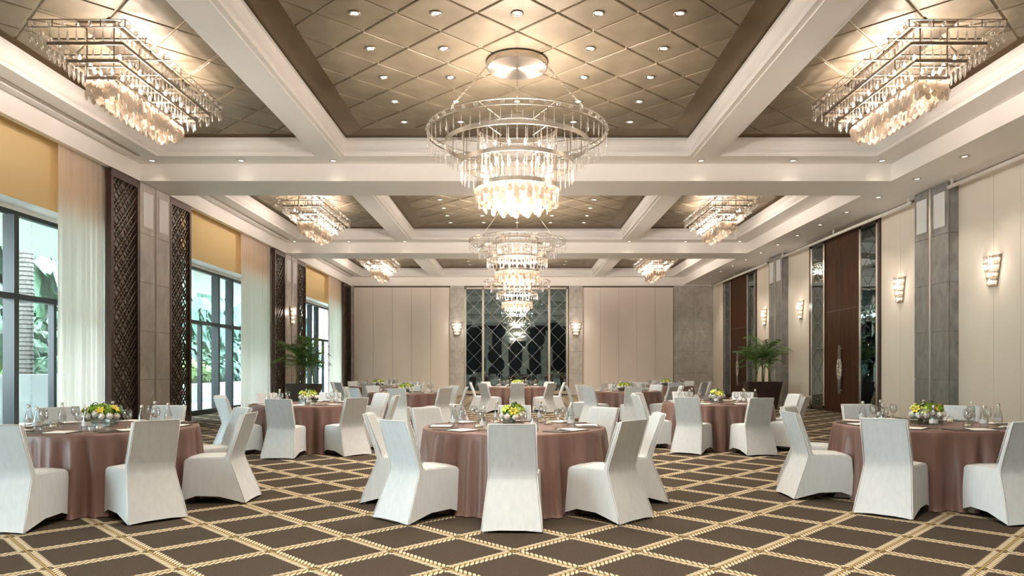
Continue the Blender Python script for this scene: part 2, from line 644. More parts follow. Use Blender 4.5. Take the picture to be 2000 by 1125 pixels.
def coffer(rect, margin, cx, cy, detail=True):
    x0, x1, y0, y1 = rect
    root = thing('ceiling', None, None, kind='structure')
    sweep(rect, PROFILE).build('crown_moulding', 'plaster', root)
    e = 0.05
    g = margin
    # sloping gilded border
    b = MB()
    o = [(x0 + e, y0 + e, 6.46), (x1 - e, y0 + e, 6.46), (x1 - e, y1 - e, 6.46), (x0 + e, y1 - e, 6.46)]
    i_ = [(x0 + g, y0 + g, 6.512), (x1 - g, y0 + g, 6.512), (x1 - g, y1 - g, 6.512), (x0 + g, y1 - g, 6.512)]
    b.add(o + i_, [(k, (k + 1) % 4, 4 + (k + 1) % 4, 4 + k) for k in range(4)])
    b.build('border', 'gold_border', root)
    MB().box(x0 + e, x1 - e, y0 + e, y1 - e, 6.535, 6.56).build('backing', 'groove', root)
    cells = lozenges(cx, cy, 1.17, 1.163, (x0 + g, x1 - g, y0 + g, y1 - g), 0.034)
    if not detail:
        b = MB()
        for px, py, q in cells:
            b.prism(q, lambda x, y: (x, y, Z_TILE - 0.015), lambda x, y: (x, y, Z_TILE + 0.016))
        b.build('tile_field', 'gold_leaf', root, kind='stuff')
        return root
    for px, py, q in cells:
        key = tuple((round(x - px, 3), round(y - py, 3)) for x, y in q)
        me = tile_cache.get(key)
        if me is None:
            b = MB()
            n = len(key)
            mx_, my_ = sum(p[0] for p in key) / n, sum(p[1] for p in key) / n
            k_ = 0.975
            inn = [(mx_ + (x - mx_) * k_, my_ + (y - my_) * k_) for x, y in key]
            vs = [(x, y, -0.013) for x, y in inn] + [(x, y, -0.004) for x, y in key] + [(x, y, 0.016) for x, y in key]
            fs = [tuple(range(n)), tuple(range(2 * n, 3 * n))[::-1]]
            for a_ in (0, n):
                fs += [(a_ + i, a_ + n + i, a_ + n + (i + 1) % n, a_ + (i + 1) % n) for i in range(n)]
            b.add(vs, fs)
            me = b.mesh('ceiling_tile', 'gold_leaf')
            tile_cache[key] = me
        put('ceiling_tile', me, root, (px, py, Z_TILE))
    return root


def downlight_mesh():
    ring = MB().lathe([(0.062, 0.0), (0.088, -0.004), (0.092, -0.012), (0.066, -0.016), (0.058, -0.006), (0.055, 0.02)], 16).mesh('trim_ring', 'nickel', True)
    lens = MB().lathe([(0.050, 0.0), (0.001, 0.0)], 12).mesh('lens', 'downlight_glow')
    return ring, lens


DL_RING, DL_LENS = downlight_mesh()


def downlight(x, y, z, label, group, power=0, spot=1.9, scale=1.0):
    t = thing('downlight', label, 'downlight', (x, y, z), 0, group)
    t.scale = (scale,) * 3
    put('trim_ring', DL_RING, t)
    put('lens', DL_LENS, t, (0, 0, -0.005))
    if power:
        lamp('downlight_lamp', 'SPOT', (0, 0, -0.03), power, t, (1.0, 0.88, 0.72), 0.05, spot, 0.8)
    return t


CH_Y = [12.2 + PITCH * k for k in (-1, 0, 1, 2)]
for k in range(4):
    y0, y1 = BAYS[k]
    det = k > 0
    cy = CH_Y[k] + 0.08
    coffer((-XC, XC, y0, y1), 0.52, 0.0, cy, det)
    for s in (-1, 1):
        a, b = sorted((s * XB0, s * XB1))
        coffer((a, b, y0, y1), 0.16, s * 5.14, cy - 0.07, det)
    where = ['behind the camera', 'nearest', 'middle', 'farthest'][k]
    for r in range(7):
        py = cy + (r - 3.5) * 1.163 + 0.0
        py = cy - 1.745 - 1.163 + r * 1.163
        if py > y1 - 0.6 or py < y0 + 0.5:
            continue
        for c_ in range(5):
            px = (c_ - 2) * 1.17
            if abs(px) < 0.1 and abs(py - CH_Y[k]) < 0.7:
                continue
            downlight(px, py, Z_TILE - 0.014, f'small recessed downlight, {where} gold ceiling, row {ORD[r]} from near side, {ORD[c_]} from left',
                      f'recessed downlights of the {where} gold ceiling', DOWN)
for k in range(3):
    yb = 16.45 + PITCH * k
    if yb > 37.3:
        continue
    for i, x in enumerate((-8.2, -6.2, -4.13, 4.13, 6.2, 8.2)):
        downlight(x, yb, Z_LEDGE, f'recessed downlight in the white ledge before {["first", "second", "third"][k]} cross beam, {ORD[i]} from left',
                  'ledge downlights', DOWN * 0.05)
for i in range(13):
    downlight(9.03, 14.77 + 1.765 * i, Z_SOF, f'recessed downlight in the soffit along right wall, {ORD[i]} from the near end', 'soffit downlights', DOWN * 0.7, 1.7)

# ------------------------------------------------------------------ back wall
wb = thing('wall_back', None, None, kind='structure')
MB().box(-8.8, 10.2, Y_BACK + 0.03, Y_BACK + 0.25, 0, 6.06).build('wall_core', 'seam_dark', wb)
MB().box(-8.61, 10.0, Y_BACK - 0.06, Y_BACK + 0.03, 5.62, 6.06).build('header', 'plaster', wb)
MB().box(-8.42, 9.9, Y_BACK - 0.01, Y_BACK + 0.03, 5.545, 5.62).build('track', 'seam_dark', wb)


def panels(root, x0, x1, n, material, z0=0.03, z1=5.54):
    w = (x1 - x0) / n
    for i in range(n):
        MB().box(x0 + w * i + 0.006, x0 + w * (i + 1) - 0.006, Y_BACK - 0.03, Y_BACK + 0.03, z0, z1).build('folding_panel', material, root)


panels(wb, -8.40, -3.46, 5, 'fabric_panel')
panels(wb, 3.35, 8.04, 5, 'fabric_panel')


def stone(root, make, w, h, nx, heights, material, name='stone_tile'):
    """make(u0,u1,z0,z1) -> MB for one slab of a w wide face, joints recessed"""
    z = 0.0
    for hh in heights:
        for i in range(nx):
            make(i * w / nx + 0.004, (i + 1) * w / nx - 0.004, z + 0.004, z + hh - 0.004).build(name, material, root)
        z += hh


ROWS = [1.125, 1.125, 1.125, 1.125, 1.165]
ROWS_B = [1.125, 1.125, 1.125, 1.125, 1.11]
stone(wb, lambda a, b, z0, z1: MB().box(8.06 + a, 8.06 + b, Y_BACK - 0.05, Y_BACK + 0.03, z0, z1), 2.03, 5.6, 2, ROWS_B, 'stone_warm')
for x0 in (-3.45, 2.66):
    stone(wb, lambda a, b, z0, z1: MB().box(x0 + a, x0 + b, Y_BACK - 0.10, Y_BACK + 0.03, z0, z1), 0.72, 5.6, 1, ROWS_B, 'stone_warm')
MB().box(-8.55, -8.41, Y_BACK - 0.08, Y_BACK + 0.03, 0, 5.6).build('end_strip', 'stone_warm', wb)
MB().box(-8.4, 9.9, Y_BACK - 0.045, Y_BACK + 0.03, 0, 0.03).build('baseboard', 'jamb_wood', wb)

# ------------------------------------------------------------------ lozenge mirrors
STUD = MB().lathe([(0.03, 0.0), (0.022, 0.012), (0.001, 0.02)], 8).mesh('stud', 'mirror_line', True)


def mirror_panes(root, w, h, cx, cz, dx, dz, place, line='mirror_line', u0=0.0, z0=0.0):
    """place(u, z, depth) -> point; panes are single lozenges, tipped a touch, in a ladder of bevel strips"""
    b = MB()
    rect = (u0, u0 + w, z0, z0 + h)
    b.add([place(u0, z0, 0), place(u0 + w, z0, 0), place(u0 + w, z0 + h, 0), place(u0, z0 + h, 0)], [(0, 1, 2, 3)])
    b.build('bevel_strips', line, root)
    for px, pz, q in lozenges(cx, cz, dx, dz, rect, 0.018):
        if area(q) < 0.01:
            continue
        tx, tz = R.uniform(-.004, .004), R.uniform(-.004, .004)
        MB().prism(q, lambda u, z: place(u, z, 0.001), lambda u, z: place(u, z, 0.011 + tx * (u - px) + tz * (z - pz))).build('mirror_pane', 'mirror_tint', root)
    # studs at the crossings
    for i in range(-12, 13):
        for j in range(-20, 21):
            if (i + j) % 2:
                continue
            u, z = cx + i * dx / 2, cz + j * dz / 2
            if u0 + 0.03 < u < u0 + w - 0.03 and z0 + 0.03 < z < z0 + h - 0.03:
                p0, p1 = Vector(place(u, z, 0.01)), Vector(place(u, z, 0.02))
                o = put('stud', STUD, root, p0)
                o.rotation_euler = (p1 - p0).to_track_quat('Z', 'Y').to_euler()


mir = thing('wall_mirror', 'tall dark mirror wall of lozenge panes in beaded frames behind the farthest table', 'mirror', (-0.05, Y_BACK, 0))
mp = lambda u, z, d: (u, -0.04 - d, z)
MB().box(-2.66, 2.66, -0.035, 0.03, 0.02, 5.54).build('back_board', 'seam_dark', mir)
for (u0, w) in ((-2.58, 0.82), (-1.64, 3.28), (1.76, 0.82)):
    mirror_panes(mir, w, 5.2, u0 + w / 2, 2.85, 0.82, 0.85, mp, 'mirror_line', u0, 0.22)
for x in (-2.62, -1.70, 1.70, 2.62):
    wd = 0.055
    MB().box(x - wd, x + wd, -0.085, -0.035, 0.08, 5.5).build('frame_stile', 'bead_trim', mir)
    b = MB()
    for i in range(90):
        b.ball((x, -0.09, 0.13 + i * 0.0595), 0.026, 6, 4)
    b.build('bead_row', 'nickel', mir, True, kind='stuff')
MB().box(-2.66, 2.66, -0.085, -0.035, 5.44, 5.54).build('frame_rail', 'bead_trim', mir)
MB().box(-2.66, 2.66, -0.10, -0.035, 0.06, 0.22).build('frame_rail', 'bead_trim', mir)
MB().box(-2.66, 2.66, -0.11, 0.0, 0.0, 0.06).build('plinth', 'jamb_wood', mir)

# ------------------------------------------------------------------ right wall
XR, XRC = 10.085, 9.85
wr = thing('wall_right', None, None, kind='structure')
MB().box(XR + 0.03, XR + 0.25, Y_FRONT, Y_BACK + 0.2, 0, 6.06).build('wall_core', 'seam_dark', wr)


def rpanel(y0, y1):
    MB().box(XR, XR + 0.03, y0 + 0.005, y1 - 0.005, 0.09, 5.6).build('wall_panel', 'fabric_wall', wr)
    MB().box(XR - 0.012, XR + 0.03, y0 + 0.002, y1 - 0.002, 0.0, 0.088).build('baseboard', 'jamb_wood', wr)


COLS = [6.22, 16.73, 27.24]
for k, yc in enumerate(COLS):
    c = thing('column', None, None, kind='structure')
    MB().box(XRC + 0.03, XR + 0.03, yc + 0.03, yc + 1.39, 0, Z_SOF).build('core', 'seam_dark', c)
    for u0 in (0.0, 0.74):
        stone(c, lambda a, b, z0, z1: MB().box(XRC, XRC + 0.03, yc + u0 + a, yc + u0 + b, z0, z1), 0.68, Z_SOF, 1, ROWS, 'stone_grey')
    for yy in (yc, yc + 1.39):
        stone(c, lambda a, b, z0, z1: MB().box(XRC + 0.032 + a * 0.97, XRC + 0.03 + b * 0.97, yy, yy + 0.03, z0, z1), 0.235, Z_SOF, 1, ROWS, 'stone_grey')
    MB().box(XRC - 0.012, XRC + 0.03, yc + 0.68, yc + 0.70, 0, Z_SOF).build('steel_strip', 'steel_strip', c)
    MB().box(XRC - 0.022, XRC + 0.03, yc + 0.705, yc + 0.74, 0, Z_SOF).build('steel_strip', 'steel_strip', c)
    for u0 in (0.12, 0.86):
        MB().box(XRC - 0.006, XRC, yc + u0 - 0.03, yc + u0 + 0.47, 4.62, 5.52).build('plate_frame', 'stone_grey', c)
        MB().box(XRC - 0.016, XRC - 0.004, yc + u0, yc + u0 + 0.44, 4.67, 5.47).build('speaker_plate', 'plate_white', c)
    # panels either side, seam behind each sconce
    nxt = yc + 1.42
    rpanel(nxt, nxt + 1.12)
    rpanel(nxt + 1.12, nxt + 2.20)
    rpanel(yc - 1.23, yc)
    rpanel(yc - 2.07, yc - 1.23)
rpanel(Y_FRONT, 4.15)
rpanel(9.84, 14.66)
rpanel(35.69, 36.5)
rpanel(36.5, Y_BACK - 0.05)
MB().box(XR - 0.02, XR + 0.03, Y_FRONT, Y_BACK, 5.6, 5.67).build('track', 'seam_dark', wr)

HALF = [(0.0, 0.0), (0.035, 0.0), (0.055, 0.35), (0.075, 0.45), (0.14, 0.58), (0.165, 0.75), (0.14, 0.92), (0.075, 1.05), (0.055, 1.15), (0.035, 1.5), (0.0, 1.5)]
DOORS = {1: 22.72, 2: 33.23}
for n_, yc in DOORS.items():
    d = thing('door_%d' % n_, None, None, kind='structure', loc=(XR, yc, 0))
    for s in (-1, 1):
        a, b = sorted((s * 0.006, s * 1.17))
        MB().box(-0.035, 0.02, a, b, 0.012, 3.19).build('door_leaf', 'dark_wood', d)
        # half-oval pull with pebbled boss
        h = MB()
        pr = [(s * (0.022 + u), z + 0.6) for u, z in HALF]
        h.prism(pr, lambda u, z: (-0.075, u, z), lambda u, z: (-0.10, u, z))
        h.box(-0.085, -0.03, min(s * 0.03, s * 0.06), max(s * 0.03, s * 0.06), 0.68, 0.72)
        h.box(-0.085, -0.03, min(s * 0.03, s * 0.06), max(s * 0.03, s * 0.06), 1.98, 2.02)
        pull = h.build('door_handle', 'steel_strip', d)
        boss = MB()
        for i in range(70):
            zz = R.uniform(1.04, 1.66)
            lim = 0.155 - 0.15 * abs(zz - 1.35) / 0.36 * 0.55
            boss.ball((-0.10, s * R.uniform(0.035, max(0.05, lim)), zz), R.uniform(0.014, 0.024), 6, 4)
        boss.build('pebbled_boss', 'bead_trim', pull, True, kind='stuff')
        for yj in (s * 1.17, s * 2.33):
            a, b = sorted((yj, yj + s * 0.12))
            if abs(yj) < 2:
                a, b = sorted((yj, yj + s * 0.03))
            MB().box(-0.05, 0.03, a, b, 0, 5.58).build('door_jamb', 'jamb_wood', d)
    for s in (-1, 1):
        a, b = sorted((s * 0.004, s * 1.17))
        MB().box(-0.025, 0.02, a, b, 3.215, 5.58).build('door_head_panel', 'dark_wood', d)
    MB().box(-0.03, 0.02, -1.17, 1.17, 3.19, 3.215).build('door_transom', 'jamb_wood', d)
    MB().box(-0.08, 0.02, -1.25, 1.25, 0, 0.01).build('door_sill', 'nickel_dark', d)
    for s in (-1, 1):
        u0 = 1.205 if s > 0 else -2.325
        side = 'far' if s > 0 else 'near'
        mm = thing('door_mirror', f'narrow lozenge-paned mirror strip on the {side} side of the {"nearer" if n_ == 1 else "farther"} dark double door', 'mirror', (XR, yc, 0))
        MB().box(-0.02, 0.025, u0, u0 + 1.12, 0.06, 5.56).build('back_board', 'jamb_wood', mm)
        mirror_panes(mm, 0.90, 5.3, u0 + 0.11 + 0.45, 2.9, 0.90, 0.85, lambda u, z, dd: (-0.022 - dd, u, z), 'mirror_line_reflect_dark', u0 + 0.11, 0.16)
        for q in (u0 + 0.055, u0 + 1.065):
            MB().box(-0.045, 0.0, q - 0.05, q + 0.05, 0.08, 5.54).build('frame_stile', 'bead_trim', mm)
        for z in (0.06, 5.46):
            MB().box(-0.045, 0.0, u0, u0 + 1.12, z, z + 0.1).build('frame_rail', 'jamb_wood', mm)

# white hanging rail, one length between each pair of columns
for k, (a, b, lab) in enumerate(((9.0, 16.62, 'white pipe rail under the soffit along right wall, length nearest the camera'),
                                 (18.22, 27.15, 'white pipe rail over the nearer dark double door'),
                                 (28.75, 37.2, 'white pipe rail over the farther dark double door'))):
    t = thing('hanging_rail', lab, 'rail', (9.80, a, 5.50))
    MB().tube([(0, 0, 0), (0, b - a, 0)], 0.045, 10).build('pipe', 'white_pipe', t, True)
    for q in (0.12, (b - a) * 0.5, b - a - 0.12):
        MB().box(-0.02, 0.02, q - 0.02, q + 0.02, 0.03, 0.17).build('bracket', 'white_pipe', t)

# ------------------------------------------------------------------ left side: piers, columns, lattices, windows
XL, XG = -8.61, -9.58
wl = thing('wall_left', None, None, kind='structure')
for k, yc in enumerate(COLS):
    MB().box(-9.5, -8.80, yc - 1.1, yc + 2.45, 0, 6.06).build('pier', 'stone_warm', wl)
    c = thing('column', None, None, kind='structure')
    MB().box(-8.80, XL - 0.03, yc + 0.02, yc + 1.40, 0, Z_SOF).build('core', 'seam_dark', c)
    for u0 in (0.0, 0.74):
        stone(c, lambda a, b, z0, z1: MB().box(XL - 0.03, XL, yc + u0 + a, yc + u0 + b, z0, z1), 0.68, Z_SOF, 1, ROWS, 'stone_warm')
    MB().box(XL - 0.03, XL + 0.012, yc + 0.68, yc + 0.70, 0, Z_SOF).build('steel_strip', 'strip_stone', c)
    MB().box(XL - 0.03, XL + 0.022, yc + 0.705, yc + 0.74, 0, Z_SOF).build('steel_strip', 'strip_stone', c)
    for u0 in (0.12, 0.86):
        MB().box(XL, XL + 0.008, yc + u0 - 0.03, yc + u0 + 0.47, 4.62, 5.50).build('plate_frame', 'strip_stone', c)
        MB().box(XL + 0.006, XL + 0.016, yc + u0, yc + u0 + 0.44, 4.66, 5.46).build('speaker_plate', 'plate_white', c)
MB().box(-9.5, -8.80, Y_BACK - 1.0, Y_BACK + 0.2, 0, 6.06).build('pier', 'stone_warm', wl)
MB().box(-9.7, -9.5, Y_FRONT, Y_BACK, 4.38, 6.06).build('lintel', 'plaster', wl)
MB().box(-9.5, -9.02, Y_FRONT, Y_BACK, 4.46, 4.56).build('lintel_soffit', 'plaster', wl)


def lattice(label, y0, w=1.19):
    t = thing('lattice_screen', label, 'screen', (XL, y0 + 0.01, 0), 0, 'bronze lattice screens')
    H = 5.65
    MB().box(-0.11, 0, 0, 0.10, 0, H).build('stile', 'bronze', t)
    MB().box(-0.11, 0, w - 0.10, w, 0, H).build('stile', 'bronze', t)
    MB().box(-0.11, 0, 0.10, w - 0.10, H - 0.16, H).build('rail', 'bronze', t)
    MB().box(-0.11, 0, 0.10, w - 0.10, 0, 0.16).build('rail', 'bronze', t)
    r = (0.10, w - 0.10, 0.16, H - 0.16)
    for sgn, xo in ((1, -0.035), (-1, -0.062)):
        c0 = -1.2
        i = 0
        while c0 < 6.8:
            base = c0 if sgn > 0 else c0
            # diagonal strip z = base + sgn*u
            hw = 0.020 if i % 3 else 0.014
            y_a, y_b = -0.5, w + 0.5
            q = [(y_a, base + sgn * (y_a if sgn > 0 else y_a - w) - hw), (y_b, base + sgn * (y_b if sgn > 0 else y_b - w) - hw),
                 (y_b, base + sgn * (y_b if sgn > 0 else y_b - w) + hw), (y_a, base + sgn * (y_a if sgn > 0 else y_a - w) + hw)]
            q = clip(q, *r)
            if len(q) >= 3 and area(q) > 1e-4:
                MB().prism(q, lambda u, z: (xo, u, z), lambda u, z: (xo - 0.026, u, z)).build('slat', 'bronze_slat', t)
            c0 += (0.125, 0.235, 0.165)[i % 3]
            i += 1
    return t


LAT = [lattice('bronze lattice screen left of the nearest stone column, beside the long sheer curtain', 15.52)]
for lab, y0 in (('bronze lattice screen between nearest stone column and the second window', 18.16),
                ('bronze lattice screen beside second sheer curtain, before the column with the sconce', 26.03),
                ('bronze lattice screen behind the potted palm at the windows', 28.67),
                ('bronze lattice screen in the far corner beside the cream folding panels', 36.45)):
    o = copy_tree(LAT[0])
    o.location.y = y0 + 0.01
    o['label'] = lab
    LAT.append(o)


def window(n_, y0, y1, vs, lows):
    w = thing('window_%d' % n_, None, None, kind='structure')
    f = lambda *a: MB().box(*a).build('window_frame', 'black_frame', w)
    f(XG - 0.09, XG + 0.09, y0, y1, 0.0, 0.14)
    f(XG - 0.09, XG + 0.09, y0, y1, 2.70, 2.81)
    f(XG - 0.06, XG + 0.06, y0, y1, 4.30, 4.40)
    allv = sorted([y0] + vs + [y1])
    for v in vs + [y0 + 0.06]:
        f(XG - 0.10, XG + 0.12, v - 0.065, v + 0.065, 0.14, 2.70)
        f(XG - 0.10, XG + 0.12, v - 0.065, v + 0.065, 2.81, 4.30)
    for v in lows:
        f(XG - 0.06, XG + 0.06, v - 0.045, v + 0.045, 0.14, 2.70)
    for row, brk in (((2.81, 4.30), allv), ((0.14, 2.70), sorted(allv + lows))):
        for a, b in zip(brk[:-1], brk[1:]):
            MB().box(XG - 0.006, XG + 0.006, a, b, row[0], row[1]).build('window_pane', 'window_glass', w)
    return w


for k in range(4):
    s = PITCH * (k - 2)
    y0, y1 = 17.44 + s, 27.95 + s
    window(k + 1, max(y0, Y_FRONT), min(y1, 40.0), [v + s for v in (20.6, 23.25, 24.35) if v + s > Y_FRONT + .3],
           [v + s for v in (19.3, 22.1, 25.6) if v + s > Y_FRONT + .3])


def curtain(label, y0, y1, gather=0.0):
    t = thing('sheer_curtain', label, 'curtain', (-8.80, y0, 0))
    n = int((y1 - y0) / 0.014)
    zs = [0.02, 0.6, 1.2, 1.8, 2.4, 3.0, 3.6, 4.2, 4.8, 5.3, 5.7, 5.9]
    vs, fs = [], []
    ph = [R.uniform(0, 6) for _ in range(6)]
    for z in zs:
        tt = z / 5.9
        for i in range(n + 1):
            u = (y1 - y0) * i / n
            a = 0.040 * math.sin(u * 2 * PI / 0.17 + ph[0] + 0.5 * math.sin(u * 3 + ph[1])) + 0.022 * math.sin(u * 2 * PI / 0.41 + ph[2] + tt * 0.8)
            a += 0.010 * math.sin(u * 2 * PI / 0.075 + ph[3] + tt)
            vs.append((a * (0.75 + 0.25 * (1 - tt)), u, z))
    m1 = n + 1
    for j in range(len(zs) - 1):
        for i in range(n):
            fs.append((j * m1 + i, j * m1 + i + 1, (j + 1) * m1 + i + 1, (j + 1) * m1 + i))
    MB().add(vs, fs).build('drape', 'sheer', t, True)
    MB().box(-0.02, 0.02, 0.0, y1 - y0, 5.9, 5.96).build('heading_tape', 'sheer', t)
    return t


curtain('long white sheer curtain beside the nearest lattice screen', 14.02, 15.6)
curtain('long white sheer curtain at the second window, before the second column', 23.35, 26.12)
curtain('long white sheer curtain at the farthest window by the cream folding panels', 34.1, 36.62)


def blind(label, y0, y1):
    t = thing('roller_blind', label, 'blind', (-9.0, y0, 0))
    MB().box(-0.006, 0.006, 0, y1 - y0, 4.46, 5.98).build('blind_cloth', 'blind_yellow', t)
    MB().box(-0.012, 0.012, 0, y1 - y0, 4.44, 4.465).build('bottom_bar', 'blind_yellow', t)
    MB().tube([(0, 0, 6.0), (0, y1 - y0, 6.0)], 0.035, 8).build('roller', 'plate_white', t, True)
    return t


blind('yellow roller blind over the nearest window', 8.8, 15.55)
blind('yellow roller blind over the second window', 19.3, 26.05)
blind('yellow roller blind over the farthest window, behind the potted palm', 29.8, 36.55)

# wall behind the camera (seen only in the mirrors)
wf = thing('wall_front', None, None, kind='structure')
MB().box(-9.66, 10.2, Y_FRONT - 0.15, Y_FRONT, 0, 6.1).build('panelling', 'black_frame', wf)
for x in (-6.4, -3.2, -1.0, 1.0, 3.2, 6.4):
    MB().box(x - 0.35, x + 0.35, Y_FRONT, Y_FRONT + 0.06, 0, 5.6).build('stone_pier', 'stone_warm', wf)


# ================================================================== LAMPS
def drop_mesh(name, length, r=0.016):
    b = MB()
    b.lathe([(0.001, 0.0), (0.008, -0.012), (0.001, -0.024)], 5)
    z = -0.026
    b.lathe([(0.001, z), (r * 0.55, z - length * 0.25), (r, z - length * 0.72), (r * 0.6, z - length * 0.9), (0.001, z - length)], 6)
    return b


def disc_mesh(r, t=0.004, n=10):
    """flat disc hanging in a vertical plane facing Y"""
    b = MB()
    return b.prism([(r * math.cos(2 * PI * i / n), r * math.sin(2 * PI * i / n)) for i in range(n)], lambda u, z: (u, -t, z), lambda u, z: (u, t, z))


DROP_L = drop_mesh('d', 0.24, 0.012)
DROP_S = drop_mesh('d', 0.17, 0.018)
FACET = MB().lathe([(0.001, -0.036), (0.026, -0.022), (0.036, 0.0), (0.026, 0.022), (0.001, 0.036)], 8)
SHELL = disc_mesh(0.052)
BULB = MB().lathe([(0.004, -0.045), (0.019, -0.03), (0.024, -0.008), (0.017, 0.02), (0.004, 0.05)], 8)
STICK = MB().lathe([(0.013, -0.30), (0.013, 0.0)], 6, cap0=True, cap1=True)
MESH = {}
for nm, b, mm, sm in (('crystal_drop', DROP_L, 'crystal', False), ('crystal_drop_s', DROP_S, 'crystal', False), ('crystal_bead', FACET, 'crystal', False),
                      ('capiz_disc', SHELL, 'shell', False), ('bulb', BULB, 'bulb', True), ('candle_tube', STICK, 'nickel', True)):
    MESH[nm] = b.mesh(nm, mm, sm)
SRC = {'crystal_drop': DROP_L, 'crystal_drop_s': DROP_S, 'crystal_bead': FACET, 'capiz_disc': SHELL, 'bulb': BULB, 'candle_tube': STICK}
MN = {'crystal_drop': 'crystal', 'crystal_drop_s': 'crystal', 'crystal_bead': 'crystal', 'capiz_disc': 'shell', 'bulb': 'bulb', 'candle_tube': 'nickel'}


def hang(root, kind, places, single, label=None):
    """places: (x, y, z, rot z). Single pieces near the camera; one joined part on the far lamps."""
    pn = kind.replace('_s', '')
    if single:
        for x, y, z, a in places:
            put(pn, MESH[kind], root, (x, y, z), (0, 0, a))
    else:
        b = MB()
        for x, y, z, a in places:
            b.merge(SRC[kind], Matrix.Translation((x, y, z)) @ Matrix.Rotation(a, 4, 'Z'))
        b.build(pn + 's', MN[kind], root, kind in ('bulb', 'candle_tube'), kind='stuff')


def ringpts(r, n, ph=0.0):
    return [(r * math.cos(2 * PI * (i + ph) / n), r * math.sin(2 * PI * (i + ph) / n), 2 * PI * (i + ph) / n + PI / 2) for i in range(n)]


def band(r, z0, z1, t=0.012, n=72):
    return MB().lathe([(r - t, z0), (r + t, z0), (r + t, z1), (r - t, z1), (r - t, z0)], n)


def ring_chandelier(label, y, single):
    t = thing('ring_chandelier', label, 'chandelier', (0, y, Z_TILE - 0.012), 0, 'round crystal chandeliers')
    MB().lathe([(0.001, -0.118), (0.49, -0.118), (0.505, -0.105), (0.505, -0.02), (0.48, 0.0), (0.001, 0.0)], 64).build('canopy', 'brushed', t)
    # chains
    for a in (-90, -48, -132, 90):
        a = math.radians(a)
        p0 = Vector((0.50 * math.cos(a), 0.50 * math.sin(a), -0.06))
        p1 = Vector((1.487 * math.cos(a), 1.487 * math.sin(a), -1.15))
        b = MB()
        n = 34
        for i in range(n):
            q0, q1 = p0.lerp(p1, i / n), p0.lerp(p1, (i + 1.25) / n)
            d = (q1 - q0).normalized()
            s = d.cross(Vector((0, 0, 1))).normalized() if i % 2 else d.cross(d.cross(Vector((0, 0, 1)))).normalized()
            c, hl = (q0 + q1) / 2, (q1 - q0).length / 2
            b.tube([c + d * hl * math.cos(k * PI / 4) + s * 0.012 * math.sin(k * PI / 4) for k in range(8)], 0.0042, 4, closed=True)
        b.build('chain', 'nickel', t)
    T = [(1.487, -1.15, -1.165), (1.487, -1.235, -1.25), (1.20, -1.37, -1.44), (0.935, -1.69, -1.76), (0.69, -2.08, -2.15), (0.66, -1.10, -1.17)]
    for r, z1, z0 in T:
        band(r, z0, z1, 0.010).build('ring', 'nickel', t, False)
    b = MB()
    for k in range(8):
        a = PI / 8 + k * PI / 4
        c, s = math.cos(a), math.sin(a)
        b.beam((0.66 * c, 0.66 * s, -1.16), (1.487 * c, 1.487 * s, -1.16), 0.012, 0.012)
        b.beam((0.66 * c, 0.66 * s, -1.42), (1.20 * c, 1.20 * s, -1.42), 0.012, 0.012)
        b.beam((0.66 * c, 0.66 * s, -1.73), (0.935 * c, 0.935 * s, -1.73), 0.012, 0.012)
    b.build('spokes', 'nickel_dark', t)
    for r, z0, z1 in ((1.20, -1.40, -1.16), (0.935, -1.72, -1.16), (0.69, -2.1, -1.16)):
        for k in range(8):
            a = PI / 8 + k * PI / 4
            c, s = math.cos(a), math.sin(a)
            MB().beam((r * c, r * s, z0), (r * c, r * s, z1), 0.016, 0.016, (1, 0, 0)).build('hanger_rod', 'nickel_dark', t)
    hang(t, 'crystal_bead', [(x, y_, -1.20, a) for x, y_, a in ringpts(1.487, 44)], single)
    hang(t, 'crystal_drop', [(x, y_, -1.25, a) for x, y_, a in ringpts(1.487, 58)] + [(x, y_, -1.44, a) for x, y_, a in ringpts(1.20, 48)]
         + [(x, y_, -1.76, a) for x, y_, a in ringpts(0.935, 40)] + [(x, y_, -1.22, a) for x, y_, a in ringpts(0.62, 28)], single)
    sh = []
    for r, n, rows in ((0.69, 40, 3), (0.56, 32, 4), (0.40, 22, 4), (0.22, 12, 4)):
        for i, (x, y_, a) in enumerate(ringpts(r, n, 0.3 * rows)):
            for q in range(rows if i % 2 else rows - 1):
                sh.append((x + R.uniform(-.008, .008), y_ + R.uniform(-.008, .008), -2.19 - q * 0.082 - 0.02 * (i % 2), a + R.uniform(-.3, .3)))
    hang(t, 'capiz_disc', sh[:298], single)
    if len(sh) > 298:
        hang(t, 'capiz_disc', sh[298:], False)
    bl = [(x, y_, -1.50, a) for x, y_, a in ringpts(0.58, 14)] + [(x, y_, -1.84, a) for x, y_, a in ringpts(0.54, 14, .5)] + [(x, y_, -2.05, a) for x, y_, a in ringpts(0.50, 12)] 
    hang(t, 'bulb', bl, single)
    hang(t, 'candle_tube', [(x, y_, z - 0.045, a) for x, y_, z, a in bl], single)
    for k in range(3):
        a = k * 2 * PI / 3 + 0.4
        lamp('chandelier_lamp', 'POINT', (0.30 * math.cos(a), 0.30 * math.sin(a), -2.12), RINGW / 3, t, radius=0.16)
    return t


ring_chandelier('round tiered crystal chandelier nearest the camera, largest of the three', CH_Y[1], True)
far = ring_chandelier('round tiered crystal chandelier in the middle of the room', CH_Y[2], False)
o = copy_tree(far)
o.location.y = CH_Y[3]
o['label'] = 'round tiered crystal chandelier farthest away, before the mirror wall'
o = copy_tree(far)
o.location.y = CH_Y[0]
o['label'] = 'round tiered crystal chandelier behind the camera, seen in the mirror'


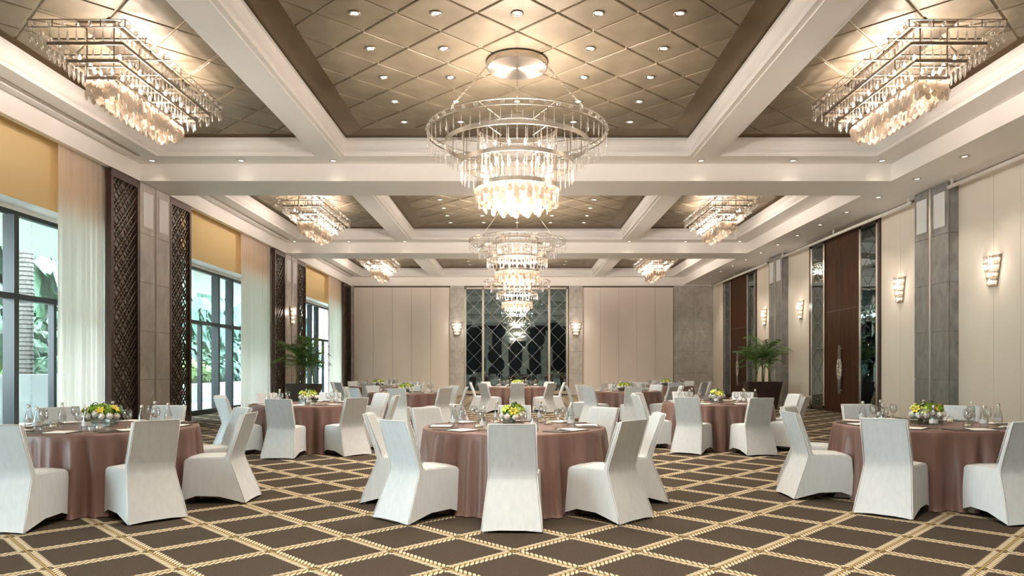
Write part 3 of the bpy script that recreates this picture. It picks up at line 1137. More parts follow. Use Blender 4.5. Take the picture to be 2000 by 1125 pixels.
def rect_ring(hw, hl, z0, z1, t=0.014):
    b = MB()
    for s in (-1, 1):
        b.box(s * hw - t / 2, s * hw + t / 2, -hl, hl, z0, z1)
        b.box(-hw, hw, s * hl - t / 2, s * hl + t / 2, z0, z1)
    return b


def rectpts(hw, hl, step):
    out = []
    nx, ny = max(2, round(2 * hw / step)), max(2, round(2 * hl / step))
    for s in (-1, 1):
        for i in range(nx):
            out.append((-hw + 2 * hw * (i + 0.5) / nx, s * hl, 0.0))
        for i in range(ny):
            out.append((s * hw, -hl + 2 * hl * (i + 0.5) / ny, PI / 2))
    return out


def long_chandelier(label, x, y, single):
    t = thing('long_chandelier', label, 'chandelier', (x, y, Z_TILE - 0.014), 0, 'long stepped crystal chandeliers')
    MB().box(-0.26, 0.26, -1.25, 1.25, -0.05, 0).build('canopy', 'nickel_dark', t)
    tiers = [(0.685, 1.70, -0.20, -0.212), (0.685, 1.70, -0.305, -0.317), (0.54, 1.50, -0.43, -0.475), (0.375, 1.30, -0.60, -0.645), (0.225, 1.10, -0.77, -0.815)]
    for hw, hl, z1, z0 in tiers:
        rect_ring(hw, hl, z0, z1).build('frame', 'nickel_dark', t)
    b = MB()
    for k in range(7):
        yy = -1.7 + k * 3.4 / 6
        for s in (-1, 1):
            b.box(s * 0.685 - .006, s * 0.685 + .006, yy - .006, yy + .006, -0.31, -0.20)
    for k in range(3):
        xx = -0.34 + k * 0.34
        for s in (-1, 1):
            b.box(xx - .006, xx + .006, s * 1.7 - .006, s * 1.7 + .006, -0.31, -0.20)
    b.build('frame_posts', 'nickel_dark', t)
    for yy in (-1.1, -0.37, 0.37, 1.1):
        MB().box(-0.685, 0.685, yy - .012, yy + .012, -0.225, -0.20).build('cross_bar', 'nickel_dark', t)
        for s in (-1, 1):
            MB().box(s * 0.2 - .009, s * 0.2 + .009, yy - .009, yy + .009, -0.80, -0.02).build('hanger_rod', 'nickel_dark', t)
        MB().box(-0.54, 0.54, yy - .008, yy + .008, -0.46, -0.44).build('cross_bar', 'nickel_dark', t)
        MB().box(-0.375, 0.375, yy - .008, yy + .008, -0.63, -0.61).build('cross_bar', 'nickel_dark', t)
    for s in (-1, 1):
        for q in (-1, 1):
            MB().beam((s * 0.2, q * 1.1, -0.05), (s * 0.685, q * 1.7, -0.21), 0.03, 0.012).build('corner_stay', 'nickel_dark', t)
    hang(t, 'crystal_bead', [(a, b_, -0.262, c) for a, b_, c in rectpts(0.685, 1.70, 0.20)], single)
    dr = [(a, b_, -0.317, c) for a, b_, c in rectpts(0.685, 1.70, 0.125)] + [(a, b_, -0.475, c) for a, b_, c in rectpts(0.54, 1.50, 0.115)]
    dr += [(a, b_, -0.645, c) for a, b_, c in rectpts(0.375, 1.30, 0.115)]
    hang(t, 'crystal_drop_s', dr, single)
    sh = []
    for hw, hl, rows in ((0.225, 1.10, 3), (0.15, 1.0, 3), (0.07, 0.85, 4)):
        for i, (a, b_, c) in enumerate(rectpts(hw, hl, 0.082)):
            for q in range(rows):
                sh.append((a + R.uniform(-.012, .012), b_ + R.uniform(-.012, .012), -0.85 - q * 0.085 - 0.04 * (i % 2), c + R.uniform(-.5, .5)))
    hang(t, 'capiz_disc', sh[:298], single)
    if len(sh) > 298:
        hang(t, 'capiz_disc', sh[298:], False)
    bl = []
    for k in range(9):
        yy = -1.12 + k * 0.28
        bl += [(0.30, yy, -0.50, 0), (-0.30, yy, -0.50, 0), (0.13, yy + 0.1, -0.66, 0), (-0.13, yy + 0.1, -0.66, 0)]
    hang(t, 'bulb', bl, single)
    for k in (-1, 0, 1):
        lamp('chandelier_lamp', 'POINT', (0, k * 0.8, -0.77), LONGW / 3, t, radius=0.12)
    return t


NAMES = ['behind the camera', 'nearest the camera', 'in the middle of the room', 'farthest away']
for s, side in ((-1, 'window'), (1, 'door')):
    far = None
    for k in (1, 2, 3, 0):
        lab = f'long stepped crystal chandelier on the {side} side, {NAMES[k]}'
        if k == 1:
            long_chandelier(lab, s * 6.2, CH_Y[1] - 0.2, True)
        elif far is None:
            far = long_chandelier(lab, s * 6.2, CH_Y[k] - 0.2, False)
        else:
            o = copy_tree(far)
            o.location.y = CH_Y[k] - 0.2
            o['label'] = lab


# wall sconces: four shrinking half-round tiers of crystal prisms on a tapered bronze back plate
def sconce(label, loc, rz):
    t = thing('wall_sconce', label, 'wall lamp', loc, rz, 'tapered crystal wall sconces')
    b = MB()
    b.prism([(-0.27, 0.33), (0.27, 0.33), (0.13, -0.33), (-0.13, -0.33)], lambda u, z: (u, 0.0, z), lambda u, z: (u, -0.018, z))
    b.build('back_plate', 'nickel_dark', t)
    for i in range(4):
        z1 = 0.32 - i * 0.16
        w = 0.265 - i * 0.037
        dp = 0.12 - i * 0.015
        arc = [(w * math.cos(PI * k / 10), -0.018 - dp * math.sin(PI * k / 10)) for k in range(11)]
        MB().tube([(x, y, z1) for x, y in arc], 0.008, 5).build('tier_rail', 'nickel', t)
        pr = MB()
        for k in range(10):
            (xa, ya), (xb, yb) = arc[k], arc[k + 1]
            cx, cy = (xa + xb) / 2, (ya + yb) / 2
            a = math.atan2(yb - ya, xb - xa)
            pb = MB().box(-0.017, 0.017, -0.008, 0.008, -0.135, -0.01).add([(0.0, 0, -0.155), (-0.017, -0.008, -0.135), (0.017, -0.008, -0.135), (0.017, 0.008, -0.135), (-0.017, 0.008, -0.135)], [(0, 1, 2), (0, 2, 3), (0, 3, 4), (0, 4, 1)])
            pr.merge(pb, Matrix.Translation((cx, cy, z1)) @ Matrix.Rotation(a, 4, 'Z'))
        pr.build('crystal_prisms', 'crystal', t)
        MB().lathe([(0.03, -0.04), (0.035, 0.0), (0.03, 0.03)], 8, (0, -0.06, z1 - 0.07), True, True).build('bulb', 'sconce_glow', t)
        MB().box(-w * 0.72, w * 0.72, -0.055, -0.035, z1 - 0.10, z1 - 0.055).build('glow_tube', 'sconce_glow', t)
    lamp('sconce_lamp', 'POINT', (0, -0.26, 0.12), SCONCEW, t, radius=0.08)
    return t


SC = [sconce('crystal wall sconce on the cream wall nearest the camera, by the large stone column', (XR, 15.5, 3.45), -PI / 2)]
for lab, loc, rz in (('crystal wall sconce between the large stone column and the nearer double door', (XR, 19.27, 3.45), -PI / 2),
                     ('crystal wall sconce just beyond the nearer double door', (XR, 26.01, 3.45), -PI / 2),
                     ('crystal wall sconce above the potted palm on right wall', (XR, 29.8, 3.45), -PI / 2),
                     ('crystal wall sconce on the stone pier left of the mirror wall', (-3.09, Y_BACK - 0.10, 3.4), 0),
                     ('crystal wall sconce on the stone pier right of the mirror wall', (3.02, Y_BACK - 0.10, 3.4), 0),
                     ('crystal wall sconce on the stone column between two lattice screens', (XL + 0.02, 27.95, 3.4), PI / 2)):
    o = copy_tree(SC[0])
    o.location, o.rotation_euler = loc, (0, 0, rz)
    o['label'] = lab

# ================================================================== TABLES
TZ, TR = 0.78, 0.96
TABLES = [  # x, y, phrase, turn, skipped seats
    (-0.03, 7.78, 'front centre table', 0, ()),
    (-4.41, 7.75, 'front left table', 1, (180,)),
    (4.52, 8.05, 'front right table', 2, (0, 315)),
    (-3.65, 12.75, 'second-row left table', 0, ()),
    (3.60, 13.18, 'second-row right table', 11, ()),
    (-2.79, 18.5, 'third-row left table', 0, ()),
    (2.87, 19.65, 'third-row right table', 0, ()),
    (0.0, 24.0, 'table before the mirror wall', 0, ()),
    (-4.72, 24.8, 'farthest left table', 0, ()),
    (5.12, 25.3, 'farthest right table', 0, ()),
]


def cloth_mesh(seed):
    rr = random.Random(seed)
    ph = [rr.uniform(0, 2 * PI) for _ in range(5)]
    n = 240
    rings = [(0.0, TZ), (0.55, TZ), (0.9, TZ), (TR - 0.012, TZ), (TR, TZ - 0.006), (TR + 0.006, TZ - 0.022), (TR + 0.010, TZ - 0.07), (TR + 0.014, 0.62), (TR + 0.02, 0.48),
             (TR + 0.03, 0.32), (TR + 0.04, 0.16), (TR + 0.05, 0.05), (TR + 0.07, 0.008)]
    vs, fs = [], []
    for r, z in rings[1:]:
        d = max(0.0, (TZ - 0.03 - z) / TZ)
        for k in range(n):
            a = 2 * PI * k / n
            w1 = abs(math.sin(a * 11 + ph[0] + 0.9 * math.sin(a * 3 + ph[1])))
            w2 = abs(math.sin(a * 17 + ph[2] + 0.9 * math.sin(a * 4 + ph[3])))
            w = 0.6 * w1 ** 0.8 + 0.4 * w2 ** 0.8
            rr_ = r + d ** 0.6 * 0.21 * (w - 0.68) + 0.01 * d * math.sin(a * 2 + ph[4])
            vs.append((rr_ * math.cos(a), rr_ * math.sin(a), z))
    vs.append((0, 0, TZ))
    c = len(vs) - 1
    for k in range(n):
        fs.append((c, k, (k + 1) % n))
    for j in range(len(rings) - 2):
        for k in range(n):
            l = (k + 1) % n
            fs.append((j * n + k, (j + 1) * n + k, (j + 1) * n + l, j * n + l))
    return MB().add(vs, fs).mesh('tablecloth', 'mauve_cloth', True)


CLOTHS = [cloth_mesh(i) for i in range(3)]
TOP = MB().lathe([(0.001, TZ - 0.006), (TR - 0.02, TZ - 0.006), (TR - 0.015, TZ - 0.03), (0.001, TZ - 0.03)], 48).mesh('tabletop', 'dark_wood')
TLEG = MB().tube([(0, 0, 0), (0, 0, TZ - 0.03)], 0.02, 8).mesh('leg', 'leg_metal')


# ------------------------------------------------------------------ the slip-covered chair
def chair_proto():
    t = thing('banquet_chair', 'x', 'chair')
    bm = bmesh.new()

    def V(*p):
        return bm.verts.new(p)

    # outline rings: rear panel, back front, seat, front, sides (mirrored left/right)
    rows_rear = [(-0.385, 0.012, .263), (-0.345, 0.12, .250), (-0.285, 0.27, .232), (-0.225, 0.42, .216), (-0.212, 0.47, .212), (-0.235, 0.55, .211), (-0.285, 0.70, .208), (-0.36, 0.92, .204)]
    rear = {}
    for i, (y, z, w) in enumerate(rows_rear):
        arch = 0.012 if i == 0 else 0
        rear[i] = [V(-w, y, z), V(-w * .4, y - 0.004, z + arch), V(w * .4, y - 0.004, z + arch), V(w, y, z)]
    rows_in = [(-0.315, 0.918, .204), (-0.235, 0.70, .208), (-0.175, 0.53, .212), (-0.155, 0.475, .214)]
    inn = {}
    for i, (y, z, w) in enumerate(rows_in):
        inn[i] = [V(-w, y, z), V(-w * .4, y + 0.004, z), V(w * .4, y + 0.004, z), V(w, y, z)]
    rows_seat = [(0.05, 0.482, .224), (0.215, 0.475, .236), (0.250, 0.455, .240)]
    seat = {}
    for i, (y, z, w) in enumerate(rows_seat):
        up = 0.008 if i < 2 else 0
        seat[i] = [V(-w, y, z - 0.006), V(-w * .4, y, z + up), V(w * .4, y, z + up), V(w, y, z - 0.006)]
    rows_front = [(0.262, 0.27, .245), (0.275, 0.10, .252), (0.28, 0.030, .255)]
    front = {}
    for i, (y, z, w) in enumerate(rows_front):
        arch = 0.045 if i == 2 else 0
        front[i] = [V(-w, y, z), V(-w * .4, y, z + arch), V(w * .4, y, z + arch), V(w, y, z)]
    seq = [rear[i] for i in range(8)] + [inn[i] for i in range(4)] + [seat[i] for i in range(3)] + [front[i] for i in range(3)]
    for a, b in zip(seq[:-1], seq[1:]):
        for k in range(3):
            bm.faces.new((a[k], a[k + 1], b[k + 1], b[k]) if True else None)
    for k, flip in ((0, False), (3, True)):
        # back edge strip
        strip = [(rear[4][k], rear[5][k], inn[2][k], inn[3][k]), (rear[5][k], rear[6][k], inn[1][k], inn[2][k]), (rear[6][k], rear[7][k], inn[0][k], inn[1][k])]
        # skirt side: columns from the rear edge to the front edge
        rr = [rear[i][k] for i in range(5)]
        sx_ = -1 if k == 0 else 1
        m1 = [V(sx_ * w, y, z) for y, z, w in ((-0.11, 0.080, .258), (-0.10, 0.17, .247), (-0.08, 0.30, .236), (-0.04, 0.42, .226))] 
        m2 = [V(sx_ * w, y, z) for y, z, w in ((0.12, 0.085, .257), (0.115, 0.17, .250), (0.11, 0.30, .243), (0.09, 0.43, .235))]
        ff = [front[2][k], front[1][k], front[0][k], seat[2][k]]
        for i in range(3):
            strip += [(rr[i], rr[i + 1], m1[i + 1], m1[i]), (m1[i], m1[i + 1], m2[i + 1], m2[i]), (m2[i], m2[i + 1], ff[i + 1], ff[i])]
        strip += [(rr[3], rr[4], inn[3][k], m1[3]), (m1[3], inn[3][k], seat[0][k]), (m1[3], seat[0][k], m2[3]), (m2[3], seat[0][k], seat[1][k]), (m2[3], seat[1][k], seat[2][k])]
        for q in strip:
            bm.faces.new(q)
    bmesh.ops.recalc_face_normals(bm, faces=bm.faces[:])
    # crisp sewn edges
    bm.edges.ensure_lookup_table()
    sharp = [e for e in bm.edges if len(e.link_faces) == 2 and e.calc_face_angle(0) > 0.6]
    bmesh.ops.bevel(bm, geom=sharp, offset=0.010, segments=2, affect='EDGES', clamp_overlap=True)
    me = bpy.data.meshes.new('slipcover')
    bm.to_mesh(me)
    bm.free()
    me.materials.append(MATS['white_linen'])
    for p in me.polygons:
        p.use_smooth = True
    try:
        me.set_sharp_from_angle(angle=math.radians(50))
    except Exception:
        pass
    cover = put('slipcover', me, t)
    pb = MB()
    for s in (-1, 1):
        pb.tube([(s * (w + 0.001), y - 0.001, z) for y, z, w in rows_rear], 0.004, 5)
        pb.tube([(s * 0.204, -0.313, 0.916), (s * 0.208, -0.233, 0.70), (s * 0.213, -0.172, 0.53)], 0.0035, 5)
    pb.tube([(-0.204, -0.36, 0.921), (0.204, -0.36, 0.921)], 0.004, 5)
    pb.build('piping', 'linen_piping', cover, True)
    for x, y in ((-.225, .245), (.225, .245), (-.225, -.335), (.225, -.335)):
        MB().tube([(x, y, 0), (x * 0.98, y * 0.96, 0.12)], [0.013, 0.016], 8).build('leg', 'leg_metal', t)
    return t


POS = {0: 'right side', 45: 'far right side', 90: 'far side', 135: 'far left side', 180: 'left side', 225: 'near left side', 270: 'near side', 315: 'near right side'}
CHAIR = chair_proto()
used = False
CR = 1.20


# ------------------------------------------------------------------ things on the tables
def writing_pad():
    t = thing('writing_board', 'x', 'writing board')
    MB().box(-0.24, 0.19, -0.125, 0.125, 0, 0.006).build('board', 'leather', t)
    MB().box(-0.04, 0.175, -0.11, 0.11, 0.006, 0.011).build('paper', 'paper', t)
    MB().tube([(-0.07, -0.08, 0.011), (-0.055, 0.06, 0.011)], [0.003, 0.005], 6).build('pen', 'pen_dark', t)
    return t


def bottle():
    t = thing('water_bottle', 'x', 'bottle')
    MB().lathe([(0.001, 0.0), (0.036, 0.0), (0.040, 0.006), (0.041, 0.03), (0.039, 0.10), (0.030, 0.145), (0.017, 0.185), (0.0135, 0.215), (0.015, 0.218), (0.015, 0.222)], 16).build('glass_body', 'bottle_glass', t, True)
    MB().lathe([(0.016, 0.212), (0.0165, 0.214), (0.0165, 0.236), (0.012, 0.24), (0.001, 0.24)], 12).build('cap', 'nickel', t, True)
    MB().lathe([(0.0405, 0.055), (0.0400, 0.095)], 16).build('print', 'bottle_label', t, True)
    return t


def goblet():
    t = thing('wine_glass', 'x', 'glass')
    MB().lathe([(0.001, 0.0), (0.036, 0.0), (0.036, 0.003), (0.008, 0.010), (0.005, 0.03), (0.005, 0.075), (0.012, 0.088)], 14).build('stem', 'clear_glass', t, True)
    MB().lathe([(0.012, 0.088), (0.034, 0.105), (0.043, 0.135), (0.042, 0.165), (0.036, 0.195), (0.0345, 0.195), (0.040, 0.165), (0.041, 0.135), (0.032, 0.108), (0.001, 0.094)], 14).build('bowl', 'clear_glass', t, True)
    return t


def dome():
    t = thing('mint_dome', 'x', 'dish')
    MB().lathe([(0.001, 0.0), (0.052, 0.0), (0.056, 0.006), (0.05, 0.009), (0.001, 0.007)], 16).build('saucer', 'clear_glass', t, True)
    MB().lathe([(0.044, 0.009), (0.043, 0.035), (0.034, 0.060), (0.016, 0.074), (0.004, 0.078), (0.004, 0.084), (0.009, 0.090), (0.009, 0.096), (0.001, 0.101)], 14).build('dome_cover', 'clear_glass', t, True)
    b = MB()
    for i in range(6):
        b.ball((0.022 * math.cos(i * 1.05), 0.022 * math.sin(i * 1.05), 0.017), 0.011, 6, 4)
    b.ball((0, 0, 0.018), 0.012, 6, 4)
    b.build('mints', 'mint', t, True, kind='stuff')
    return t


def flower_ball(r, seed, petals=26):
    rr = random.Random(seed)
    b = MB()
    b.ball((0, 0, 0), r * 0.82, 8, 6)
    for i in range(petals):
        z = 1 - 2 * (i + 0.5) / petals
        a = i * 2.399
        s = math.sqrt(1 - z * z)
        n_ = Vector((s * math.cos(a), s * math.sin(a), z))
        u = n_.orthogonal().normalized()
        v = n_.cross(u)
        c = n_ * r * 0.80
        w = r * 0.36
        b.add([c - u * w, c + n_ * r * 0.14 - v * w * 0.9, c + u * w, c + n_ * r * 0.30 + v * w * 0.9], [(0, 1, 2, 3)])
    return b


def lily(r):
    b = MB()
    for k in range(6):
        a = k * PI / 3
        c, s = math.cos(a), math.sin(a)
        w = r * 0.26
        pts = [(0, 0, 0), (0.45, w, 0.35), (0.45, -w, 0.35), (0.8, w * .8, 0.42), (0.8, -w * .8, 0.42), (1.08, 0, 0.30)]
        vs = [((p[0] * c - (p[1] / r) * s) * r, (p[0] * s + (p[1] / r) * c) * r, p[2] * r) for p in pts]
        b.add(vs, [(0, 2, 4, 3, 1), (3, 4, 5)])
    b.ball((0, 0, r * 0.3), r * 0.14, 6, 4)
    return b


FL = {'white_flower': (flower_ball(0.036, 1).mesh('white_flower', 'petal_white', True)), 'green_flower': flower_ball(0.052, 2, 60).mesh('green_flower', 'flower_green', True),
      'yellow_lily': lily(0.050).mesh('yellow_lily', 'petal_yellow'), 'lime_orchid': lily(0.055).mesh('lime_orchid', 'petal_lime')}


def flowers():
    t = thing('flower_centrepiece', 'x', 'flowers')
    b = MB()
    w, d, h = 0.155, 0.075, 0.10
    o, i_ = [(-w, -d), (w, -d), (w, d), (-w, d)], [(-w + .006, -d + .006), (w - .006, -d + .006), (w - .006, d - .006), (-w + .006, d - .006)]
    vs = [(x, y, 0) for x, y in o] + [(x, y, h) for x, y in o] + [(x, y, h) for x, y in i_] + [(x, y, .008) for x, y in i_]
    fs = [(3, 2, 1, 0), (12, 13, 14, 15)]
    for a in (0, 4, 8):
        fs += [(a + k, a + (k + 1) % 4, a + 4 + (k + 1) % 4, a + 4 + k) for k in range(4)]
    b.add(vs, fs).build('glass_vase', 'clear_glass', t)
    # broad leaves folded round the inside of the vase
    MB().box(-w + .010, w - .010, -d + .010, d - .010, 0.010, h - 0.006).build('leaf_lining', 'leaf_dark', t)
    rr = random.Random(5)
    hub = MB()
    for i in range(60):
        a, e = rr.uniform(0, 2 * PI), rr.uniform(0.05, 1.2)
        c = Vector((0.15 * math.cos(a) * math.cos(e), 0.095 * math.sin(a) * math.cos(e), 0.105 + 0.085 * math.sin(e)))
        n_ = Vector((math.cos(a) * math.cos(e), math.sin(a) * math.cos(e), math.sin(e)))
        u = n_.orthogonal().normalized()
        v = n_.cross(u)
        hub.add([c - u * .014, c + v * .03 + n_ * .012, c + u * .014, c - v * .03], [(0, 1, 2, 3)])
    hub.build('greenery', 'leaf_dark', t, kind='stuff')
    for x, y, z, k in ((-.145, -.07, .108, 'white_flower'), (-.075, -.092, .112, 'white_flower'), (.0, -.088, .135, 'white_flower'), (.075, -.094, .112, 'white_flower'), (.145, -.068, .115, 'white_flower'),
                       (-.165, .01, .112, 'white_flower'), (.168, .01, .110, 'white_flower'), (-.09, .092, .112, 'white_flower'), (.0, .094, .12, 'white_flower'), (.10, .09, .112, 'white_flower'),
                       (-.125, -.03, .155, 'green_flower'), (-.03, -.055, .165, 'green_flower'), (.115, -.035, .158, 'green_flower'), (.05, .04, .18, 'green_flower'), (-.07, .05, .17, 'green_flower'), (.14, .05, .155, 'green_flower'), (.01, .0, .19, 'green_flower'),
                       (.045, -.07, .168, 'yellow_lily'), (-.15, -.05, .165, 'yellow_lily'), (.155, .0, .185, 'yellow_lily'), (-.04, .02, .20, 'lime_orchid'), (-.12, .04, .185, 'lime_orchid'), (.09, .0, .195, 'lime_orchid'), (-.085, -.075, .15, 'lime_orchid')):
        o = put(k, FL[k], t, (x, y, z))
        n_ = Vector((x, y * 1.2, (z - 0.09) * 1.2))
        if k in ('yellow_lily', 'lime_orchid'):
            o.rotation_euler = n_.to_track_quat('Z', 'Y').to_euler()
    for x0, x1, y0, hh in ((-.10, -.005, -.01, .255), (.0, .10, .0, .26)):
        pts = []
        for i in range(11):
            q = PI * i / 10
            pts.append(((x0 + x1) / 2 - (x1 - x0) / 2 * math.cos(q), y0, 0.16 + (hh - 0.16) * math.sin(q)))
        lp = MB()
        for a, c in zip(pts[:-1], pts[1:]):
            lp.beam(a, c, 0.018, 0.003, (0, 0, 1))
        lp.build('leaf_loop', 'leaf_dark', t)
    return t


PROTO = {'pad': writing_pad(), 'bottle': bottle(), 'glass': goblet(), 'dome': dome(), 'flower': flowers()}
fresh = {k: True for k in PROTO}
fresh['chair'] = True
PROTO['chair'] = CHAIR


def place(kind, x, y, z, rz, label, group):
    o = PROTO[kind] if fresh[kind] else copy_tree(PROTO[kind])
    fresh[kind] = False
    o.location = (x, y, z)
    o.rotation_euler = (0, 0, rz)
    o['label'] = label
    o['group'] = group
    return o


for ti, (tx, ty, ph, turn, skip) in enumerate(TABLES):
    tb = thing('round_table', f'round folding table hidden under the mauve cloth, the {ph}', 'table', (tx, ty, 0), 0, 'round banquet tables')
    put('tabletop', TOP, tb)
    for k in range(4):
        put('leg', TLEG, tb, (0.55 * math.cos(PI / 4 + k * PI / 2), 0.55 * math.sin(PI / 4 + k * PI / 2), 0))
    cl = put('tablecloth', CLOTHS[ti % 3], None, (tx, ty, 0), (0, 0, R.uniform(0, 6)),
             label=f'dusty mauve floor-length cloth draped over the {ph}', cat='tablecloth', group='mauve tablecloths')
    fa = R.uniform(-.2, .2) + (0.0 if ti not in (0, 3, 4) else (1.2 if ti == 0 else 0.9))
    place('flower', tx + R.uniform(-.02, .02), ty, TZ, fa, f'green, yellow and white flowers in a glass box on the {ph}', 'flower centrepieces')
    for a in range(0, 360, 45):
        an = math.radians(a + turn)
        c, s = math.cos(an), math.sin(an)
        if a not in skip:
            r_ = CR + (0.03 if ti in (1, 2) else 0.0) + R.uniform(-.015, .02)
            place('chair', tx + r_ * c, ty + r_ * s, 0, an + PI / 2 + R.uniform(-.04, .04), f'white slip-covered chair at the {POS[a]} of the {ph}', f'white chairs around the {ph}')
        rz = an + PI / 2
        px, py = -s, c          # to the left of the sitter ... tangent
        place('pad', tx + 0.77 * c - 0.02 * px, ty + 0.77 * s - 0.02 * py, TZ + 0.001, rz + R.uniform(-.06, .06), f'dark writing board with paper at the {POS[a]}, {ph}', f'writing boards on the {ph}')
        bx, by = tx + 0.62 * c + 0.20 * px, ty + 0.62 * s + 0.20 * py
        place('bottle', bx, by, TZ + 0.001, R.uniform(0, 6), f'clear glass water bottle at the {POS[a]}, {ph}', f'water bottles on the {ph}')
        gx, gy = tx + 0.54 * c + 0.09 * px, ty + 0.54 * s + 0.09 * py
        place('glass', gx, gy, TZ + 0.001, 0, f'stemmed clear wine glass at the {POS[a]}, {ph}', f'wine glasses on the {ph}')
        if a % 90 == 45:
            dx, dy = tx + 0.42 * math.cos(an - 0.3), ty + 0.42 * math.sin(an - 0.3)
            place('dome', dx, dy, TZ + 0.001, 0, f'glass dome over mints at the {POS[a]}, {ph}', f'mint domes on the {ph}')


# ================================================================== PLANTS
def frond(length, droop, leaflets, lw, seed, rise=1.0):
    """arching feather leaf that leaves the origin going +X and up"""
    rr = random.Random(seed)
    b = MB()
    pts = []
    for i in range(13):
        q = i / 12
        x = length * (q * (0.35 + 0.5 * (1 - rise) + 0.35 * q))
        z = length * (rise * q * 0.95 - droop * q ** 2.6)
        pts.append(Vector((x, 0, z)))
    b.tube(pts, [0.011 * (1 - 0.85 * i / 12) for i in range(13)], 5)
    for i in range(leaflets):
        q = 0.28 + 0.72 * (i + 0.5) / leaflets
        j = min(11, int(q * 12))
        p = pts[j].lerp(pts[j + 1], q * 12 - j)
        d = (pts[j + 1] - pts[j]).normalized()
        ll = lw * (0.35 + 1.0 * math.sin(PI * min(1, (q - 0.2) / 0.85))) * rr.uniform(.85, 1.1)
        for s in (-1, 1):
            dirv = (d * 0.62 + Vector((0, s * 0.85, 0)) + Vector((0, 0, -0.12))).normalized()
            tip = p + dirv * ll + Vector((0, 0, -0.18 * ll))
            mid = p + dirv * ll * 0.5 + Vector((0, 0, 0.02))
            w = d * 0.012
            b.add([p, mid + w, tip, mid - w], [(0, 1, 2, 3)])
    return b


FRONDS = [frond(1.25, 0.45, 24, 0.30, 1, 1.0).mesh('frond', 'palm_leaf'), frond(1.45, 0.62, 26, 0.34, 2, 0.85).mesh('frond', 'palm_leaf'), frond(1.0, 0.6, 20, 0.28, 3, 0.75).mesh('frond', 'palm_leaf')]


def potted_palm(label, loc, seed, w=1.2, h=0.84):
    rr = random.Random(seed)
    t = thing('potted_palm', label, 'plant', loc)
    b = MB()
    q0, q1 = 0.36 * w, 0.5 * w
    dq = 0.52
    vs = []
    for s, z in ((q0, 0.0), (q1, h), (q1 - .05, h), (q0 - .02, h - 0.12)):
        vs += [(-s, -s * dq, z), (s, -s * dq, z), (s, s * dq, z), (-s, s * dq, z)]
    fs = [(3, 2, 1, 0), (12, 13, 14, 15)]
    for a in (0, 4, 8):
        fs += [(a + k, a + (k + 1) % 4, a + 4 + (k + 1) % 4, a + 4 + k) for k in range(4)]
    b.add(vs, fs).build('planter', 'planter_brown', t)
    MB().box(-q0 + .03, q0 - .03, -q0 * dq + .02, q0 * dq - .02, h - 0.13, h - 0.09).build('soil', 'soil', t)
    for cx in (-0.24, 0.0, 0.26):
        for k in range(3):
            x, y = cx + rr.uniform(-.07, .07), rr.uniform(-.06, .06)
            hh = rr.uniform(0.45, 1.25)
            lean = (rr.uniform(-.08, .08), rr.uniform(-.06, .06))
            MB().tube([(x, y, h - 0.12), (x + lean[0] * .5, y + lean[1] * .5, h + hh * .5), (x + lean[0], y + lean[1], h + hh)], [.020, .016, .011], 6).build('stem', 'palm_stem', t, True)
            for i in range(6):
                o = put('frond', FRONDS[rr.randrange(3)], t, (x + lean[0] * .8, y + lean[1] * .8, h + hh * rr.uniform(.55, .95)))
                sc_ = rr.uniform(.55, 1.0)
                o.scale = (sc_, sc_, sc_)
                o.rotation_euler = (0, rr.uniform(-.65, .1), 2 * PI * (i + rr.random()) / 6)
    return t


potted_palm('feathery potted palm in a dark tapered planter before the window-side column', (-7.3, 25.1, 0), 3, 1.12, 0.86)
potted_palm('feathery potted palm in a dark tapered planter before the door-side column', (8.47, 25.3, 0), 8, 1.2, 0.92)

# ================================================================== OUTSIDE
MB().box(-40, -9.7, -20, 70, -0.12, -0.04).build('ground', 'patio', kind='structure')
MB().box(-12.8, -9.7, -8, 60, 4.42, 4.7).build('porch_roof', 'plaster', kind='structure')
MB().box(-13.5, -13.1, -8, 24.5, -0.04, 1.22).build('garden_wall', 'garden_wall_white', label='plain white garden wall under the shrubs outside the nearest window', cat='garden wall')
MB().box(-14.0, -13.4, 24.5, 60, -0.04, 0.72).build('garden_kerb', 'garden_wall_white', label='low white kerb under the shrubs outside the farther windows', cat='garden wall')
MB().box(-30, -13.45, -8, 60, -0.04, 0.6).build('garden_bed', 'soil', kind='structure')


def bush(seed, n, r, leaf):
    rr = random.Random(seed)
    b = MB().ball((0, 0, 0.55 * r), 0.80 * r, 10, 8, 0.72)
    for i in range(n):
        d = Vector((rr.gauss(0, 1), rr.gauss(0, 1), rr.gauss(0, 1))).normalized()
        c = Vector((d.x * r, d.y * r, (d.z + 0.9) * r * 0.62)) * rr.uniform(0.72, 1.05)
        n_ = (d + Vector((rr.uniform(-.7, .7), rr.uniform(-.7, .7), rr.uniform(-.2, .9)))).normalized()
        u = n_.orthogonal().normalized()
        u = (u * math.cos(i) + n_.cross(u) * math.sin(i)).normalized()
        v = n_.cross(u)
        s = leaf * rr.uniform(.6, 1.3)
        b.add([c - v * s, c + u * s * .42, c + v * s, c - u * s * .42], [(0, 1, 2, 3)])
    return b


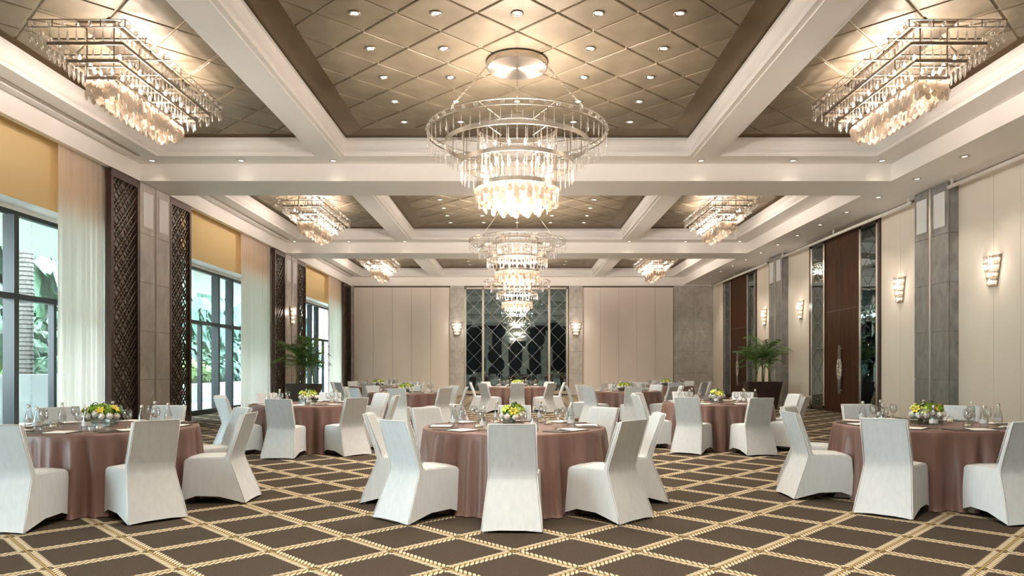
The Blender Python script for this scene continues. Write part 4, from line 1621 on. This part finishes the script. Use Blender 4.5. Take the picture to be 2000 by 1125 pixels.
BUSH = [bush(1, 900, 1.0, 0.16), bush(2, 800, 1.0, 0.20), bush(3, 700, 1.0, 0.26)]
BM = {}
for i, b in enumerate(BUSH):
    for mn in ('foliage_a', 'foliage_b', 'foliage_c'):
        BM[i, mn] = b.mesh('shrub', mn)
rr = random.Random(11)
masses = {'foliage_a': MB(), 'foliage_b': MB(), 'foliage_c': MB()}
for i in range(46):
    y = 12 + i * 1.02
    for row in (1, 2):
        if row == 1 and i % 2:
            continue
        mn = ('foliage_a', 'foliage_b')[row - 1] if rr.random() < .6 else rr.choice(('foliage_a', 'foliage_b', 'foliage_c'))
        s = (rr.uniform(1.3, 1.8), rr.uniform(2.4, 3.0))[row - 1]
        M = Matrix.Translation((-14.6 - row * 2.1 - rr.uniform(0, .8), y + rr.uniform(-.4, .4), (0.7, 1.0)[row - 1])) @ Matrix.Rotation(rr.uniform(0, 6), 4, 'Z') @ Matrix.Diagonal((s, s, s * (1.3, 1.9)[row - 1], 1))
        masses[mn].merge(BUSH[rr.randrange(3)], M)
for mn, w in (('foliage_a', 'dark green'), ('foliage_b', 'blue-green'), ('foliage_c', 'yellow-green')):
    masses[mn].build('foliage', mn, None, label=f'dense {w} garden foliage filling the windows behind the front shrubs', cat='foliage', kind='stuff')
for n_, (x, y, mn, w) in enumerate(((-14.7, 18.6, 'foliage_c', 'yellow-green shrub outside the nearest window, before the palm trunk'),
                                    (-14.8, 23.4, 'foliage_a', 'green shrub outside the nearest window, beyond the palm trunk'),
                                    (-14.9, 26.6, 'foliage_c', 'yellow-green shrub at the near edge of the second window'),
                                    (-14.9, 30.0, 'foliage_a', 'green shrub behind the first pane of the second window'),
                                    (-15.0, 33.4, 'foliage_c', 'yellow-green shrub behind the middle of the second window'),
                                    (-15.0, 36.9, 'foliage_b', 'blue-green shrub behind the last panes of the second window'),
                                    (-15.1, 48.5, 'foliage_b', 'blue-green shrub outside the farthest window'))):
    o = put('shrub', BM[n_ % 3, mn], None, (x, y, 0.6), (0, 0, n_), label='leafy ' + w, cat='shrub')
    o.scale = (1.1, 1.1, 1.0)

# palm trunk and a spiky clump outside the nearest window
t = thing('palm_tree', 'palm tree with ringed grey trunk outside the nearest window', 'tree', (-14.6, 21.75, 0.5))
tr = MB()
rg = random.Random(4)
prof = []
for i in range(44):
    z = i * 0.13
    prof += [(0.19 + 0.03, z), (0.19, z + 0.10)]
tr.lathe(prof, 14)
tr.build('trunk', 'trunk_bark', t)
big = frond(2.6, 0.9, 30, 0.5, 7, 0.7).mesh('frond', 'foliage_b')
for i in range(11):
    put('frond', big, t, (0, 0, 5.6), (0, R.uniform(-.2, .2), i * 2 * PI / 11))
t = thing('spider_plant', 'spiky pale-striped clump on the garden wall outside the nearest window', 'plant', (-14.5, 20.4, 0.6))
for i in range(34):
    a, e = i * 2.399, R.uniform(0.25, 1.25)
    ln = R.uniform(.6, .95)
    c, s = math.cos(a), math.sin(a)
    pts = [(c * ln * q * math.cos(e), s * ln * q * math.cos(e), ln * (q * math.sin(e) * 1.3 - 0.45 * q * q) + .45) for q in (0, .35, .7, 1)]
    b = MB()
    w = .028
    vs = []
    for q, p in enumerate(pts):
        ww = w * (1, 1, .7, .05)[q]
        vs += [(p[0] - s * ww, p[1] + c * ww, p[2]), (p[0] + s * ww, p[1] - c * ww, p[2])]
    b.add(vs, [(0, 1, 3, 2), (2, 3, 5, 4), (4, 5, 7, 6)]).build('blade', 'foliage_c', t)
